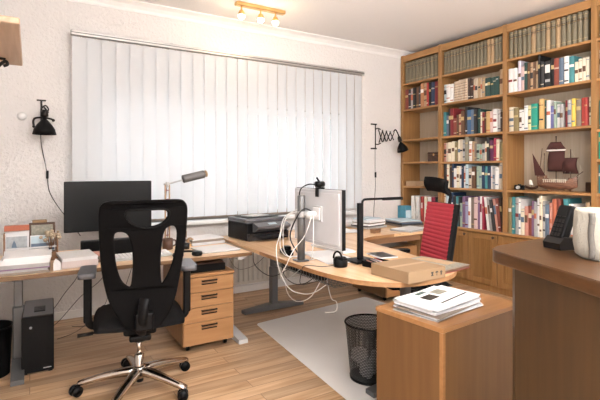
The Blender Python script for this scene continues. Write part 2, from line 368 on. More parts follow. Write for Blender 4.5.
def tag(o, label=None, cat=None, group=None, kind=None):
    if label: o['label'] = label
    if cat: o['category'] = cat
    if group: o['group'] = group
    if kind: o['kind'] = kind
    return o
def thing(name, label, cat, loc=(0, 0, 0), rotz=0, group=None):
    o = bpy.data.objects.new(name, None); C.objects.link(o); o.empty_display_size = .05
    o.location = loc; o.rotation_euler = (0, 0, rotz)
    return tag(o, label, cat, group)
def struct(o): o['kind'] = 'structure'; return o
def copy_tree(o, parent=None):
    c = o.copy(); C.objects.link(c); c.parent = parent
    for ch in [x for x in bpy.data.objects if x.parent is o]: copy_tree(ch, c)
    return c
def R(d): return math.radians(d)
def RZ(d): return Matrix.Rotation(R(d), 4, 'Z')
ROWS = {
 '1b': (2.100, [(4.354,0.051,0.266,'brown red',0), (4.302,0.049,0.258,'charcoal',0), (4.251,0.043,0.263,'grey',0), (4.208,0.046,0.268,'black',0), (4.161,0.041,0.274,'brown',0), (4.119,0.041,0.274,'charcoal',0), (4.077,0.052,0.302,'orange brown',0), (4.024,0.048,0.297,'tan',0), (3.975,0.027,0.295,'red',0), (3.947,0.035,0.295,'black',0), (3.910,0.053,0.291,'dark blue',0), (3.856,0.048,0.292,'dark red',0)]),
 '2b': (2.100, [(3.711,0.045,0.226,'pale blue',0), (3.665,0.050,0.221,'white',0), (3.613,0.048,0.218,'white',0), (3.560,0.048,0.235,'ornate beige',0), (3.510,0.049,0.236,'ornate beige',0), (3.460,0.048,0.238,'ornate beige',0), (3.410,0.047,0.239,'ornate beige',0), (3.361,0.030,0.239,'dark brown',0), (3.330,0.031,0.231,'dark brown',0), (3.297,0.030,0.223,'beige',0), (3.266,0.031,0.222,'beige',0), (3.234,0.030,0.222,'tan',0), (3.204,0.029,0.220,'beige',0), (3.174,0.030,0.219,'tan',0), (3.141,0.033,0.203,'dark green',0), (3.107,0.034,0.202,'dark green',0), (3.072,0.033,0.199,'dark green',0), (3.039,0.034,0.198,'dark green',0), (3.004,0.031,0.197,'dark green',0), (2.968,0.037,0.266,'tan',0)]),
 '2c': (1.708, [(3.711,0.039,0.288,'teal',0), (3.671,0.034,0.248,'slate blue',0), (3.632,0.026,0.321,'charcoal',0), (3.605,0.045,0.319,'dark red',0), (3.559,0.040,0.204,'brown red',0), (3.514,0.025,0.238,'brown',0), (3.488,0.032,0.242,'tan',0), (3.456,0.042,0.276,'brown',0), (3.405,0.028,0.315,'charcoal',0), (3.373,0.054,0.275,'blue',0), (3.319,0.037,0.276,'slate blue',0), (3.280,0.037,0.272,'charcoal',0), (3.242,0.035,0.272,'dark green',0), (3.205,0.024,0.237,'cream',0), (3.180,0.026,0.231,'dark red',0), (3.154,0.028,0.220,'brown',0), (3.122,0.046,0.232,'ochre',0), (3.072,0.033,0.227,'pale pink',0), (3.036,0.043,0.247,'white',0), (2.991,0.037,0.234,'grey',0), (2.950,0.020,0.207,'dark brown',0)]),
 '2d': (1.405, [(3.711,0.034,0.223,'salmon',0), (3.673,0.034,0.224,'beige',0), (3.638,0.047,0.227,'cream',0), (3.587,0.038,0.236,'cream',0), (3.545,0.033,0.228,'olive',0), (3.506,0.035,0.248,'cream',0), (3.471,0.032,0.252,'beige',0), (3.438,0.031,0.244,'grey',0), (3.402,0.043,0.277,'olive grey',0), (3.355,0.035,0.225,'white',0), (3.312,0.030,0.222,'tan',0), (3.281,0.030,0.262,'grey brown',0), (3.247,0.034,0.185,'sage green',0), (3.213,0.028,0.180,'sage green',0), (3.181,0.033,0.189,'grey',0), (3.147,0.029,0.212,'cream',0), (3.117,0.029,0.248,'charcoal',0), (3.084,0.046,0.221,'dark purple',0), (3.036,0.028,0.238,'crimson',0), (3.004,0.031,0.226,'cream',0), (2.963,0.033,0.201,'olive',0)]),
 '2e': (1.100, [(3.711,0.046,0.278,'charcoal',0), (3.658,0.031,0.273,'cream',0), (3.623,0.031,0.289,'dark brown',0), (3.590,0.028,0.288,'navy',0), (3.558,0.037,0.225,'white',0), (3.517,0.032,0.252,'cream',0), (3.484,0.032,0.247,'white',0), (3.448,0.017,0.286,'navy',0), (3.424,0.028,0.252,'white',0), (3.393,0.038,0.269,'pale blue',0), (3.350,0.037,0.224,'beige',0), (3.309,0.042,0.246,'brown',0), (3.256,0.035,0.250,'sage green',0), (3.219,0.034,0.245,'sage green',0), (3.181,0.033,0.254,'navy',0), (3.145,0.033,0.245,'teal',0), (3.109,0.033,0.249,'navy',0), (3.073,0.028,0.248,'white',0), (3.043,0.027,0.240,'grey',0), (3.012,0.039,0.235,'white',0), (2.969,0.033,0.285,'beige',0)]),
 '2f': (0.650, [(3.711,0.034,0.389,'cream',0), (3.673,0.034,0.374,'pale blue',0), (3.638,0.034,0.378,'pale blue',0), (3.601,0.030,0.391,'navy',0), (3.570,0.029,0.353,'charcoal',0), (3.536,0.036,0.348,'teal',0), (3.500,0.028,0.343,'charcoal',0), (3.469,0.028,0.275,'sage green',0), (3.438,0.037,0.353,'purple',0), (3.398,0.036,0.296,'lavender',0), (3.357,0.028,0.343,'white',0), (3.326,0.042,0.349,'grey brown',0), (3.280,0.041,0.354,'pale pink',0), (3.234,0.024,0.363,'purple',0), (3.207,0.023,0.368,'white',0), (3.183,0.021,0.364,'crimson',0), (3.157,0.029,0.361,'white',-7), (3.115,0.024,0.352,'grey',-7), (3.082,0.025,0.339,'charcoal',-8), (3.051,0.027,0.347,'salmon',-8), (3.017,0.028,0.353,'brown red',-7), (2.976,0.024,0.360,'dark brown',-5)]),
 '3b': (2.100, [(2.857,0.045,0.248,'white',0), (2.808,0.041,0.247,'white',0), (2.757,0.031,0.311,'lilac white',0), (2.723,0.032,0.247,'pale pink',0), (2.687,0.028,0.280,'dark green',0), (2.656,0.025,0.274,'brown',0), (2.628,0.027,0.268,'tan',0), (2.599,0.024,0.269,'brown',0), (2.572,0.025,0.272,'tan',0), (2.543,0.020,0.320,'black',0), (2.520,0.031,0.253,'charcoal',0), (2.482,0.053,0.250,'banded black',0), (2.425,0.032,0.271,'black',0), (2.389,0.049,0.258,'brown red',0), (2.338,0.039,0.248,'slate blue',0), (2.293,0.040,0.256,'white',0), (2.251,0.045,0.246,'teal',0), (2.200,0.029,0.185,'cream',0), (2.168,0.030,0.207,'cream',0), (2.136,0.028,0.208,'cream',0), (2.105,0.028,0.209,'cream',0)]),
 '3c': (1.700, [(2.857,0.052,0.252,'cream',0), (2.800,0.052,0.237,'olive',0), (2.743,0.026,0.214,'white',0), (2.715,0.025,0.212,'white',0), (2.686,0.039,0.248,'white',0), (2.644,0.029,0.243,'pale yellow',0), (2.612,0.063,0.256,'green',0), (2.533,0.044,0.294,'ochre',0), (2.486,0.016,0.278,'dark green',0), (2.466,0.037,0.274,'white',0), (2.427,0.035,0.216,'violet blue',0), (2.388,0.020,0.250,'sage green',0), (2.365,0.028,0.223,'white',0), (2.333,0.030,0.219,'grey',0), (2.289,0.022,0.250,'dark red',0), (2.264,0.033,0.248,'grey',0), (2.227,0.030,0.257,'yellow',0), (2.193,0.041,0.244,'grey brown',0), (2.147,0.026,0.253,'red',0), (2.118,0.027,0.252,'red',0), (2.084,0.015,0.253,'cream',0)]),
 '3f': (0.650, [(2.857,0.035,0.373,'olive',0), (2.817,0.028,0.379,'teal',0), (2.788,0.037,0.373,'grey',0), (2.746,0.023,0.357,'white',0), (2.720,0.035,0.262,'cream',0), (2.682,0.033,0.291,'salmon',0), (2.648,0.034,0.297,'brown red',0), (2.612,0.027,0.348,'purple',0), (2.582,0.027,0.343,'grey',0), (2.551,0.023,0.379,'white',0), (2.527,0.021,0.404,'cream',0), (2.502,0.024,0.354,'grey',0), (2.476,0.036,0.323,'slate blue',0), (2.434,0.025,0.342,'salmon',0), (2.404,0.038,0.381,'orange red',0), (2.360,0.034,0.383,'brown red',-5), (2.303,0.044,0.387,'teal',-6), (2.248,0.034,0.341,'white',-4), (2.104,0.032,0.363,'tan',0)]),
}
# ------------------------------------------------------------------ the room
YW, XR, XL, YN, ZC = 4.42, 4.545, -.36, -2.2, 2.875
b = MB(); b.box(XL-.2, XR+.2, YN, YW+.25, -.1, 0, 'floor'); struct(b.build('floor'))
b = MB(); b.box(XL-.2, XR+.2, YN, YW+.25, ZC, ZC+.12, 'ceiling'); struct(b.build('ceiling'))
W0, W1, WZ0, WZ1 = .53, 3.33, .80, 1.99
b = MB()
b.box(XL-.2, W0, YW, YW+.25, 0, ZC, 'wall'); b.box(W1, XR+.2, YW, YW+.25, 0, ZC, 'wall')
b.box(W0, W1, YW, YW+.25, 0, WZ0, 'wall'); b.box(W0, W1, YW, YW+.25, WZ1, ZC, 'wall')
struct(b.build('wall_back'))
b = MB(); b.box(XR, XR+.2, YN, YW, 0, ZC, 'wall'); struct(b.build('wall_right'))
b = MB(); b.box(XL-.2, XL, -.3, YW, 0, ZC, 'wall'); b.box(XL-.2, XL, YN, -.3, 2.45, ZC, 'wall'); struct(b.build('wall_left'))  # unseen opening behind the camera, added to let fill light in
b = MB(); b.box(XL-.2, XR+.2, YN-.2, YN, 0, ZC, 'wall'); struct(b.build('wall_front'))
# cove moulding where ceiling meets the window wall
prof = [(YW, ZC), (YW, ZC-.085), (YW-.012, ZC-.085), (YW-.02, ZC-.06), (YW-.045, ZC-.032), (YW-.075, ZC-.016), (YW-.085, ZC-.012), (YW-.085, ZC)]
b = MB(); b.prism(prof, XL, XR-.01, 'crown', 'X'); struct(b.build('trim_1'))
b = MB(); b.box(XL, XR, YW-.016, YW, 0, .07, 'skirt', .003); struct(b.build('baseboard_back'))
b = MB(); b.box(XL, XL+.016, -.3, YW-.018, 0, .07, 'skirt', .003); struct(b.build('baseboard_left'))
# window: frame, mullions, panes
wr = thing('window_1', None, None, ((W0+W1)/2, YW+.12, WZ0)); wr['kind'] = 'structure'
b = MB(); w = (W1-W0)/2; h = WZ1-WZ0
b.box(-w, w, -.035, .035, 0, .06, 'frame_brown', .004); b.box(-w, w, -.035, .035, h-.06, h, 'white', .004)
b.box(-w, -w+.06, -.035, .035, .06, h-.06, 'white', .004); b.box(w-.06, w, -.035, .035, .06, h-.06, 'white', .004)
b.box(-.06, .06, -.035, .035, .06, h-.06, 'white', .004)
b.box(-w*.5-.02, -w*.5+.02, -.03, .03, .06, h-.06, 'white', .004)
b.build('window_frame', wr)
for x0, x1 in ((-w+.06, -w*.5-.02), (-w*.5+.02, -.06), (.06, w-.06)):
    b = MB(); b.box(x0, x1, -.004, .004, .06, h-.06, 'glass'); b.build('pane', wr)
b = MB(); b.box(W0-.10, W1+.12, YW-.115, YW+.085, WZ0-.035, WZ0, 'white', .006); struct(b.build('trim_2'))   # window sill
# brown lower casement rail that shows beneath the blind
b = MB(); b.box(W0, W1, YW+.05, YW+.082, WZ0, WZ0+.05, 'frame_brown', .003); struct(b.build('trim_3'))

# radiator under the window
def radiator(x0, x1, label):
    t = thing('radiator', label, 'radiator', (x0, YW-.02, .10), 0, 'radiators under the window')
    L = x1-x0; b = MB(); n = int(L/.055)
    b.box(0, L, -.045, -.03, 0, .52, 'radiator', .004)
    for i in range(n):
        x = (i+.5)*L/n; b.box(x-.016, x+.016, -.068, -.045, .03, .49, 'radiator', .006)
    b.build('panel', t)
    b = MB(); b.box(0, L, -.065, -.002, .52, .535, 'radiator', .003)
    b.build('top_grille', t)
    for bx_ in (.12, L-.12):
        b = MB(); b.box(bx_-.02, bx_+.02, -.03, .018, .1, .4, 'radiator'); b.build('bracket', t)
    b = MB(); b.tube([(L-.02, -.04, .04), (L+.02, -.04, .04)], .012, 'white'); b.tube([(L+.02, -.04, .0), (L+.02, -.04, .09)], .016, 'white', 12); b.build('valve', t)
radiator(1.80, 3.30, 'white ribbed panel radiator below the window sill behind the corner desk')

# vertical blind: rail and slats
BY = 4.305
t = thing('vertical_blind', 'wide white vertical slat blind drawn across the window', 'blind', (.315, BY, 2.485))
NB, PW = 27, .1174
b = MB(); b.box(-.015, NB*PW+.02, -.025, .025, -.022, .022, 'alu', .004); b.box(-.012, NB*PW+.017, -.027, -.0255, -.004, .004, 'steel')
b.build('head_rail', t)
for i in range(5):
    b = MB(); x = .1+i*(NB*PW-.2)/4
    b.box(x-.015, x+.015, -.02, .115, .022, .027, 'alu'); b.box(x-.015, x+.015, .110, .1145, -.03, .05, 'alu'); b.build('bracket', t)
for i in range(NB):
    b = MB(); x = (i+.5)*PW; a = R(random.uniform(11, 14)); z1 = -1.64
    ca, sa = math.cos(a), math.sin(a)
    def fn(u, v, x=x):
        q = (u-.5)*.127; bow = -.003*(1-(2*u-1)**2)
        return (x+q*ca-bow*sa, q*sa+bow*ca, -.032+v*(z1+.032))
    b.sheet(fn, 4, 1, 'blind')
    b.box(x-.004, x+.004, -.003, .003, -.036, -.018, 'alu')
    b.build('slat', t)
b = MB(); b.tube([(NB*PW-.02, -.035, -.02), (NB*PW-.02, -.035, -1.3)], .002, 'cable_white', 6); b.build('pull_chain', t)

# ceiling spotlight bar
t = thing('spotlight_bar', 'brass ceiling bar with three lit round spotlights', 'ceiling light', (1.90, 3.88, ZC))
b = MB(); b.box(-.26, .26, -.03, .03, -.035, 0, 'brass', .006); b.build('bar', t)
for i, x in enumerate((-.20, .0, .16)):
    b = MB()
    b.lathe([(.008, -.03), (.008, -.075)], 'brass', x, 0, 0, 10)
    b.lathe([(.010, -.07), (.022, -.078), (.030, -.10), (.034, -.118), (.030, -.118), (.02, -.095), (.006, -.085)], 'brass', x, 0, 0, 20)
    sp = b.build('lamp_holder', t)
    b = MB(); b.lathe([(.004, -.088), (.020, -.096), (.033, -.122), (.030, -.142), (.016, -.156), (0, -.160)], 'bulb', x, 0, 0, 20); b.build('bulb', sp)

# wooden wall shelf on the left wall, with an iron bracket
t = thing('wall_shelf', 'pale wooden shelf high on the left wall, seen from below', 'shelf', (XL, 2.60, 1.90))
b = MB(); b.box(0, .325, -.43, .43, 0, .028, 'shelf_wood', .004); b.build('board', t)
b = MB(); b.box(.0, .02, -.42, .42, -.05, 0, 'white', .002); b.build('cleat', t)
for y in (.25,):
    b = MB(); b.tube(smooth_path([(.004, y, -.2), (.004, y, -.02), (.03, y, -.008), (.25, y, -.008)], 4), .007, 'iron', 8)
    b.tube(smooth_path([(.01, y, -.18), (.10, y, -.16), (.19, y, -.08), (.245, y, -.02), (.258, y, -.035), (.24, y, -.045)], 5), .008, 'iron', 8)
    b.build('bracket', t)

# small white round sensor on the wall
b = MB(); b.lathe([(0, 0), (.034, 0), (.034, .012), (.028, .022), (0, .024)], 'white', mtx=Matrix.Rotation(R(90), 4, 'X'))
o = tag(b.build('wall_button'), 'small round white disc on the wall left of the black wall lamp', 'sensor'); o.location = (-.055, YW, 1.755)

# ------------------------------------------------------------------ bookcase (one wall unit)
XB, XK = 4.22, 4.535
bc = thing('bookcase', 'tall honey-coloured wooden bookcase with cupboards filling the right wall', 'bookcase', (XB, 4.405, 0))
def BX(b, x0, x1, y0, y1, z0, z1, m, bev=.002): b.box(x0-XB, x1-XB, y0-4.405, y1-4.405, z0, z1, m, bev)
POST = [(4.36, 4.405), (3.717, 3.77), (2.863, 2.909), (2.004, 2.05), (1.145, 1.19)]
for y0, y1 in POST:
    b = MB(); BX(b, XB, XK, y0, y1, .655, 2.815, 'pine'); b.build('side_panel', bc)
BAYS = [(3.77, 4.36), (2.909, 3.717), (2.05, 2.863), (1.19, 2.004)]
SH = [[2.10, 2.442, 1.708, 1.412, 1.10], [2.10, 2.44, 1.708, 1.405, 1.10], [2.10, 2.45, 1.70, 1.10], [2.10, 2.45, 1.66, 1.40, 1.10]]
for (y0, y1), zs in zip(BAYS, SH):
    for z in zs:
        b = MB(); BX(b, XB+.004, XK-.012, y0, y1, z-.024, z, 'pine_h'); b.build('shelf', bc)
    b = MB(); BX(b, XK-.008, XK, y0, y1, .66, 2.785, 'pine_in', 0); b.build('back_panel', bc)
    b = MB(); BX(b, XB+.006, XB+.028, y0, y1, 2.732, 2.81, 'pine_h'); BX(b, XB+.03, XK-.012, y0, y1, 2.785, 2.805, 'pine_h'); b.build('cornice', bc)
b = MB(); BX(b, XB-.02, XK, 1.145, 4.405, .625, .652, 'pine_h', .005); b.build('cupboard_top', bc)
b = MB(); BX(b, XB+.022, XK, 1.145, 4.405, .0, .624, 'pine', 0); b.build('cupboard_body', bc)
dl = []
y = 4.40
for y1, y0 in ((4.395, 4.08), (4.07, 3.755), (3.74, 3.345), (3.335, 2.98), (2.968, 2.535), (2.525, 2.09), (2.08, 1.64), (1.63, 1.155)):
    b = MB(); fw = .062
    BX(b, XB-.0, XB+.02, y0, y0+fw, .07, .615, 'pine', .003); BX(b, XB, XB+.02, y1-fw, y1, .07, .615, 'pine', .003)
    BX(b, XB, XB+.02, y0+fw, y1-fw, .555, .615, 'pine', .003); BX(b, XB, XB+.02, y0+fw, y1-fw, .07, .13, 'pine', .003)
    d = b.build('door', bc)
    b = MB(); n = int((y1-y0-2*fw)/.023)
    BX(b, XB+.013, XB+.019, y0+fw, y1-fw, .13, .555, 'pine', 0)
    for i in range(n):
        yy = y0+fw+(i+.5)*(y1-y0-2*fw)/n
        b.prism([(yy-.0065-4.405, .0135), (yy-.0045-4.405, .001), (yy+.0045-4.405, .001), (yy+.0065-4.405, .0135)], .13, .555, 'pine', 'Z',
                mtx=Matrix(((0, 1, 0, 0), (1, 0, 0, 0), (0, 0, 1, 0), (0, 0, 0, 1))))
    b.build('reeded_panel', d)
    b = MB(); b.lathe([(.006, 0), (.006, .012), (.014, .018), (.015, .026), (.008, .032), (0, .033)], 'dark_wood', seg=14,
                      mtx=Matrix.Translation((0, (y0+.03)-4.405, .585)) @ Matrix.Rotation(R(-90), 4, 'Y'))
    b.build('knob', d)

# ------------------------------------------------------------------ books
ORD = ['first', 'second', 'third', 'fourth', 'fifth', 'sixth', 'seventh', 'eighth', 'ninth', 'tenth', 'eleventh', 'twelfth', 'thirteenth', 'fourteenth',
       'fifteenth', 'sixteenth', 'seventeenth', 'eighteenth', 'nineteenth', 'twentieth', 'twenty-first', 'twenty-second', 'twenty-third', 'twenty-fourth']
def book_mesh(w, h, d, cover, style, rnd):
    """spine at x=0 facing -X, thickness along Y (0..-w), boards, rounded spine and page block"""
    b = MB(); t = min(.003, w*.15)
    n = 5; bulge = w*.3 if style == 'enc' else min(.005, w*.16)
    sp = [(-bulge*math.sin(PI*k/n), -w*k/n) for k in range(n+1)]
    inner = [(t, -w+t*.99), (t, -t*.99)]
    b.prism(sp + [(d, -w), (d, -w+t), *inner, (d, -t), (d, 0)], 0, h, cover, 'Z')
    b.box(t, d-.004, -w+t, -t, .003, h-.004, 'pages')
    def band(z0, z1, m):
        s2 = [(-bulge*math.sin(PI*k/n)-.0006, -w*k/n) for k in range(1, n)]
        s2 = [(s2[0][0], -w*.06)] + s2 + [(s2[-1][0], -w*.94)]
        b.prism(s2 + [(.0004, -w*.94), (.0004, -w*.06)], z0*h, z1*h, m, 'Z')
    if style == 'enc':
        band(.72, .79, 'bk dark brown'); band(.735, .765, 'gold'); band(.12, .128, 'gold'); band(.90, .908, 'gold')
    elif style == 'ornate':
        for k in range(7): band(.08+k*.125, .10+k*.125, 'bk brown'); band(.13+k*.125, .145+k*.125, 'bk tan')
    elif style == 'banded': band(.55, .86, 'bk white'); band(.2, .3, 'bk grey')
    elif style == 'light':
        k = rnd.random(); c = rnd.choice(['bk charcoal', 'bk dark red', 'bk slate blue', 'bk brown', 'bk orange red'])
        if k < .8: band(.52, .52+rnd.uniform(.12, .3), c) if w < .028 and k < .35 else band(rnd.uniform(.4, .5), rnd.uniform(.52, .7), c); 
        q = rnd.uniform(.74, .92)
        if k > .45: band(q, q+.02, c)
        q = rnd.uniform(.06, .3)
        if k > .5: band(q, q+.05, c)
    else:
        k = rnd.random(); c = rnd.choice(['bk white', 'gold', 'bk cream', 'gold'])
        if k < .4: band(.60, .60+rnd.uniform(.08, .16), c)
        elif k < .8: q = rnd.uniform(.6, .85); band(q, q+.02, c); band(q+.04, q+.05, c)
        if k > .6: band(.12, .15, c)
    return b
GR = {'1': 'far left bay', '2': 'second bay from the left', '3': 'third bay from the left', '4': 'bay at the right edge'}
ROWN = {'a': 'top row', 'b': 'second row down', 'c': 'third row down', 'd': 'fourth row down', 'e': 'fifth row down', 'f': 'bottom row'}
LIGHT = {'white', 'cream', 'beige', 'pale blue', 'pale pink', 'lilac white', 'pale yellow', 'yellow', 'lavender', 'tan', 'ochre', 'salmon', 'sage green', 'grey'}
rnd = random.Random(3)
def place_book(key, i, y, w, h, col, lean, z, style=None, mat=None, kind='book', name='book', d=None, inset=None):
    st = style or ('ornate' if col == 'ornate beige' else 'banded' if col == 'banded black' else 'light' if col in LIGHT else 'dark')
    d = d or min(.235, max(.13, h*.72))
    b = book_mesh(w, h, d, mat or 'bk '+col, st, rnd)
    o = b.build(name)
    ins = inset if inset is not None else rnd.uniform(.022, .042)
    o.location = (XB+ins, y, z+.0005)
    if lean:
        o.rotation_euler = (R(lean), 0, 0)
        o.location.y -= h*math.sin(R(-lean))*.9
    sz = 'tall ' if h > .29 else 'short ' if h < .205 else ''
    ln = 'leaning ' if lean else ''
    bay = GR[key[0]]
    tag(o, f"{sz}{ln}{col} {kind}, {ORD[i]} from the left, {ROWN[key[1]]}, {bay}", 'book', f"books on the {ROWN[key[1]]} of the {bay}")
    return o
for key, (z, L) in ROWS.items():
    for i, (y, w, h, col, lean) in enumerate(L):
        place_book(key, i, y, w, h, col, lean, z)
# encyclopaedias on the top row
def enc_row(key, y0, y1, n, z, tans, h=.272):
    w = (y1-y0)/n
    for i in range(n):
        ta = i in tans
        place_book(key, i, y1-i*w, w-.004, h+rnd.uniform(-.003, .003), 'tan leather' if ta else 'olive leather', 0, z, 'enc', 'enc_tan' if ta else 'enc', 'encyclopedia', d=.19, inset=.03)
enc_row('1a', 3.80, 4.35, 9, 2.442, ())
enc_row('2a', 2.935, 3.705, 17, 2.44, (13, 14))
enc_row('3a', 2.085, 2.855, 16, 2.45, (5, 8, 10))
for z, r, cols in ((2.45, 'a', ('olive',)), (2.10, 'b', ('white', 'grey')), (1.66, 'c', ('teal', 'white')), (1.40, 'd', ('green', 'cream')), (1.10, 'e', ('teal', 'grey')), (.65, 'f', ('white', 'crimson', 'white'))):
    for i, c in enumerate(cols):
        place_book('4'+r, i, 1.998-i*.03, .028, .25+.02*i, c, 0, z)
# binders at the bottom of the first bay
def binder(i, y, w, mat, label):
    t = thing('ring_binder', label, 'binder', (XB+.03, y, .6525), 0, 'ring binders on the bottom row')
    b = MB()
    b.box(0, .003, -w, 0, 0, .318, mat, .001); b.box(.003, .28, -w, -w+.003, 0, .318, mat); b.box(.003, .28, -.003, 0, 0, .318, mat)
    b.box(.02, .27, -w+.006, -.006, .004, .30, 'pages')
    b.build('cover', t)
    b = MB(); b.box(-.0012, -.0001, -w+.012, -.012, .17, .24, 'paper'); b.build('spine_label', t)
    b = MB(); b.lathe([(.008, 0), (.010, 0), (.010, .002), (.008, .002)], 'steel', seg=14, closed=True, mtx=Matrix.Translation((0, -w/2, .05)) @ Matrix.Rotation(R(-90), 4, 'Y')); b.build('finger_ring', t)
bl = [('bk white', 'first white ring binder from the left on the bottom row, far left bay'),
      ('bk white', 'second white ring binder from the left on the bottom row, far left bay'),
      ('bk red', 'red ring binder right of the two white ones on the bottom row'),
      ('bk cream', 'cream ring binder just right of the red binder on the bottom row'),
      ('bk white', 'white ring binder between cream and crimson binders on the bottom row'),
      ('bk crimson', 'crimson ring binder near the right end of the binder row'),
      ('bk charcoal', 'dark ring binder at the right end of the binder row')]
ys = [4.245, 4.165, 4.08, 4.02, 3.96, 3.90, 3.84]
for (m, l), y, w in zip(bl, ys, (.052, .052, .044, .044, .044, .046, .055)): binder(0, y, w, m, l)
# boxes in the nearly empty first bay
t = thing('wooden_chest', 'small dark wooden box on an otherwise empty shelf beside the wall lamp', 'box', (4.36, 3.88, 1.413), 0)
b = MB(); b.box(-.09, .09, -.1, .1, 0, .085, 'dark_wood', .004); b.build('body', t)
b = MB(); b.box(-.095, .095, -.105, .105, .087, .115, 'dark_wood', .008); b.build('lid', t)
b = MB(); b.box(-.097, -.0955, -.012, .012, .07, .095, 'brass'); b.build('clasp', t)
t = thing('card_box', 'small pale wooden card box on the shelf above the binders', 'box', (4.31, 4.24, 1.101), 0)
b = MB(); b.box(-.07, .07, -.09, .09, 0, .045, 'card_in', .003); b.build('body', t)
b = MB(); b.box(-.072, .072, -.092, .092, .0455, .062, 'card_in', .003); b.build('lid', t)

# ------------------------------------------------------------------ model ships in the third bay
t = thing('model_ship', 'large wooden model sailing ship with dark red sails on the bookcase shelf', 'model ship', (4.35, 2.405, 1.10)); t.scale = (1.05, 1.05, 1.0)
b = MB()   # cradle
for y in (-.08, .07):
    b.box(-.05, .05, y-.008, y+.008, 0, .022, 'mid_wood', .002)
b.box(-.012, .012, -.09, .08, .0, .01, 'mid_wood', .001); b.build('stand', t)
def hull_fn(u, v):
    # u along the ship (y: bow at -), v round the section
    y = .19-.36*u; s_ = math.sin(PI*min(1, max(0, u*.93+.06)))**.55
    wd = .055*s_; rise = .05*(2*u-1)**2
    a = PI*(v); top = .085+rise+(.02 if u < .25 else 0)+(.012 if u > .85 else 0)
    keel = .014+.03*max(0, (abs(2*u-1)-.6))/.4
    return (math.cos(a)*wd*(.75+.25*abs(math.cos(a))), y+(0), top-(top-keel)*math.sin(a)**.8)
b = MB(); b.sheet(hull_fn, 18, 12, 'hull'); 
dk = [(math.cos(0)*.0, 0)]
b.sheet(lambda u, v: ((2*v-1)*.052*math.sin(PI*min(1, u*.93+.06))**.55, .19-.36*u, .074+.05*(2*u-1)**2), 18, 2, 'mid_wood')
b.build('hull', t, recalc=True)
b = MB(); b.box(-.035, .035, .12, .185, .118, .152, 'hull', .003); b.box(-.03, .03, -.15, -.10, .108, .132, 'hull', .003)
for k in range(12): y = -.09+k*.018; b.box(-.053, -.050, y-.003, y+.003, .085, .112, 'pages')
b.box(-.054, -.050, -.1, .12, .112, .116, 'pages'); b.build('castles', t)
b = MB()
for y, z in ((.13, .37), (.02, .52), (-.11, .40)): b.tube([(0, y, .08), (0, y, z)], .004, 'dark_wood', 8)
b.tube([(0, -.14, .13), (0, -.215, .19)], .0035, 'dark_wood', 8)
for y, z, L in ((.02, .445, .07), (.02, .385, .10), (.02, .20, .09), (-.11, .315, .08), (-.11, .19, .06)): b.tube([(-.006, y-L*.9, z), (-.006, y+L*.9, z)], .0028, 'dark_wood', 6)
b.ball((0, .02, .525), .007, 'dark_wood'); b.tube([(0, .18, .14), (0, .15, .42)], .003, 'dark_wood', 6)
b.build('masts', t)
def sail(y0, y1, y2, y3, z0, z1, bel, mat='sail'):
    b = MB()
    b.sheet(lambda u, v: (-.010-bel*math.sin(PI*v)*math.sin(PI*(.15+.7*u)), (y0+(y1-y0)*u)*(1-v)+(y2+(y3-y2)*u)*v, z0+(z1-z0)*v), 8, 8, mat, th=.0016)
    b.build('sail', t)
sail(.080, -.065, .09, -.085, .385, .19, .035)
sail(.065, -.03, .105, -.075, .475, .405, .015)
sail(.105, -.075, .10, -.07, .402, .388, .004, 'sail_white')
sail(-.06, -.175, -.05, -.185, .32, .17, .055)
b = MB(); b.prism([(.215, .37), (.19, .15), (.09, .15)], -.052, -.049, 'sail', 'X'); b.build('sail', t)
for y1 in (.13, -.10):
    for dy in (-.03, .03): b = MB(); b.tube([(-.045, y1+dy, .12), (0, y1, .36)], .0008, 'pages', 4); b.build('rigging', t)
b = MB(); b.tube([(0, -.215, .19), (0, -.11, .40)], .0009, 'pages', 4); b.build('rigging', t)
b = MB(); b.tube(smooth_path([(0, -.19, .25), (0, -.185, .16), (0, -.15, .09)], 6), .002, 'pages', 5); b.build('rigging', t)
t = thing('model_boat', 'tiny model boat with a white sail left of the large model ship', 'model boat', (4.36, 2.68, 1.10))
b = MB(); b.sheet(lambda u, v: (math.cos(PI*v)*.018*math.sin(PI*min(1, max(.03, u)))**.6, .07-.14*u, .032+.02*(2*u-1)**2-(.026)*math.sin(PI*v)), 12, 8, 'dark_wood', th=.0012); b.build('hull', t)
b = MB(); b.tube([(0, 0, .015), (0, 0, .115)], .002, 'dark_wood', 6); b.build('mast', t)
b = MB(); b.sheet(lambda u, v: (-.006-.01*math.sin(PI*u), .022-.045*u*(1-v*.45), .055+.05*v), 6, 6, 'sail_white', th=.001); b.build('sail', t)
t = thing('camera', 'small black camera lying at the left end of the ship shelf', 'camera', (4.33, 2.79, 1.10), R(-90))
b = MB(); b.box(-.05, .05, -.018, .018, 0, .05, 'black', .006); b.box(-.015, .015, -.012, .012, .05, .06, 'black', .003); b.build('body', t)
b = MB(); b.lathe([(.020, 0), (.020, .012), (.016, .022), (.012, .020), (0, .018)], 'silver', seg=18, mtx=Matrix.Translation((0, -.018, .025)) @ Matrix.Rotation(R(90), 4, 'X')); b.build('lens', t)
b = MB(); b.box(.15, .19, -.1, .05, 0, .09, 'dark_wood', .004); o = b.build('small_plaque'); o.location = (4.30, 2.16, 1.10); tag(o, 'dark wooden block behind the right end of the model ship', 'block')
# two books lying flat at the right of the bottom row
for i, (zz, c, w) in enumerate(((.6525, 'ochre', .035), (.6885, 'grey brown', .03), (.7195, 'beige', .03))):
    bb = book_mesh(w, .25, .20, 'bk '+c, 'dark', rnd); o = bb.build('book')
    o.rotation_euler = (R(90), 0, 0); o.location = (XB+.03, 2.37, zz+w)
    # laid flat: thickness upwards
    tag(o, f"{c} book lying flat, {['lowest', 'middle', 'topmost'][i]} of the three beside the white vase", 'book', 'books lying flat on the bottom row')

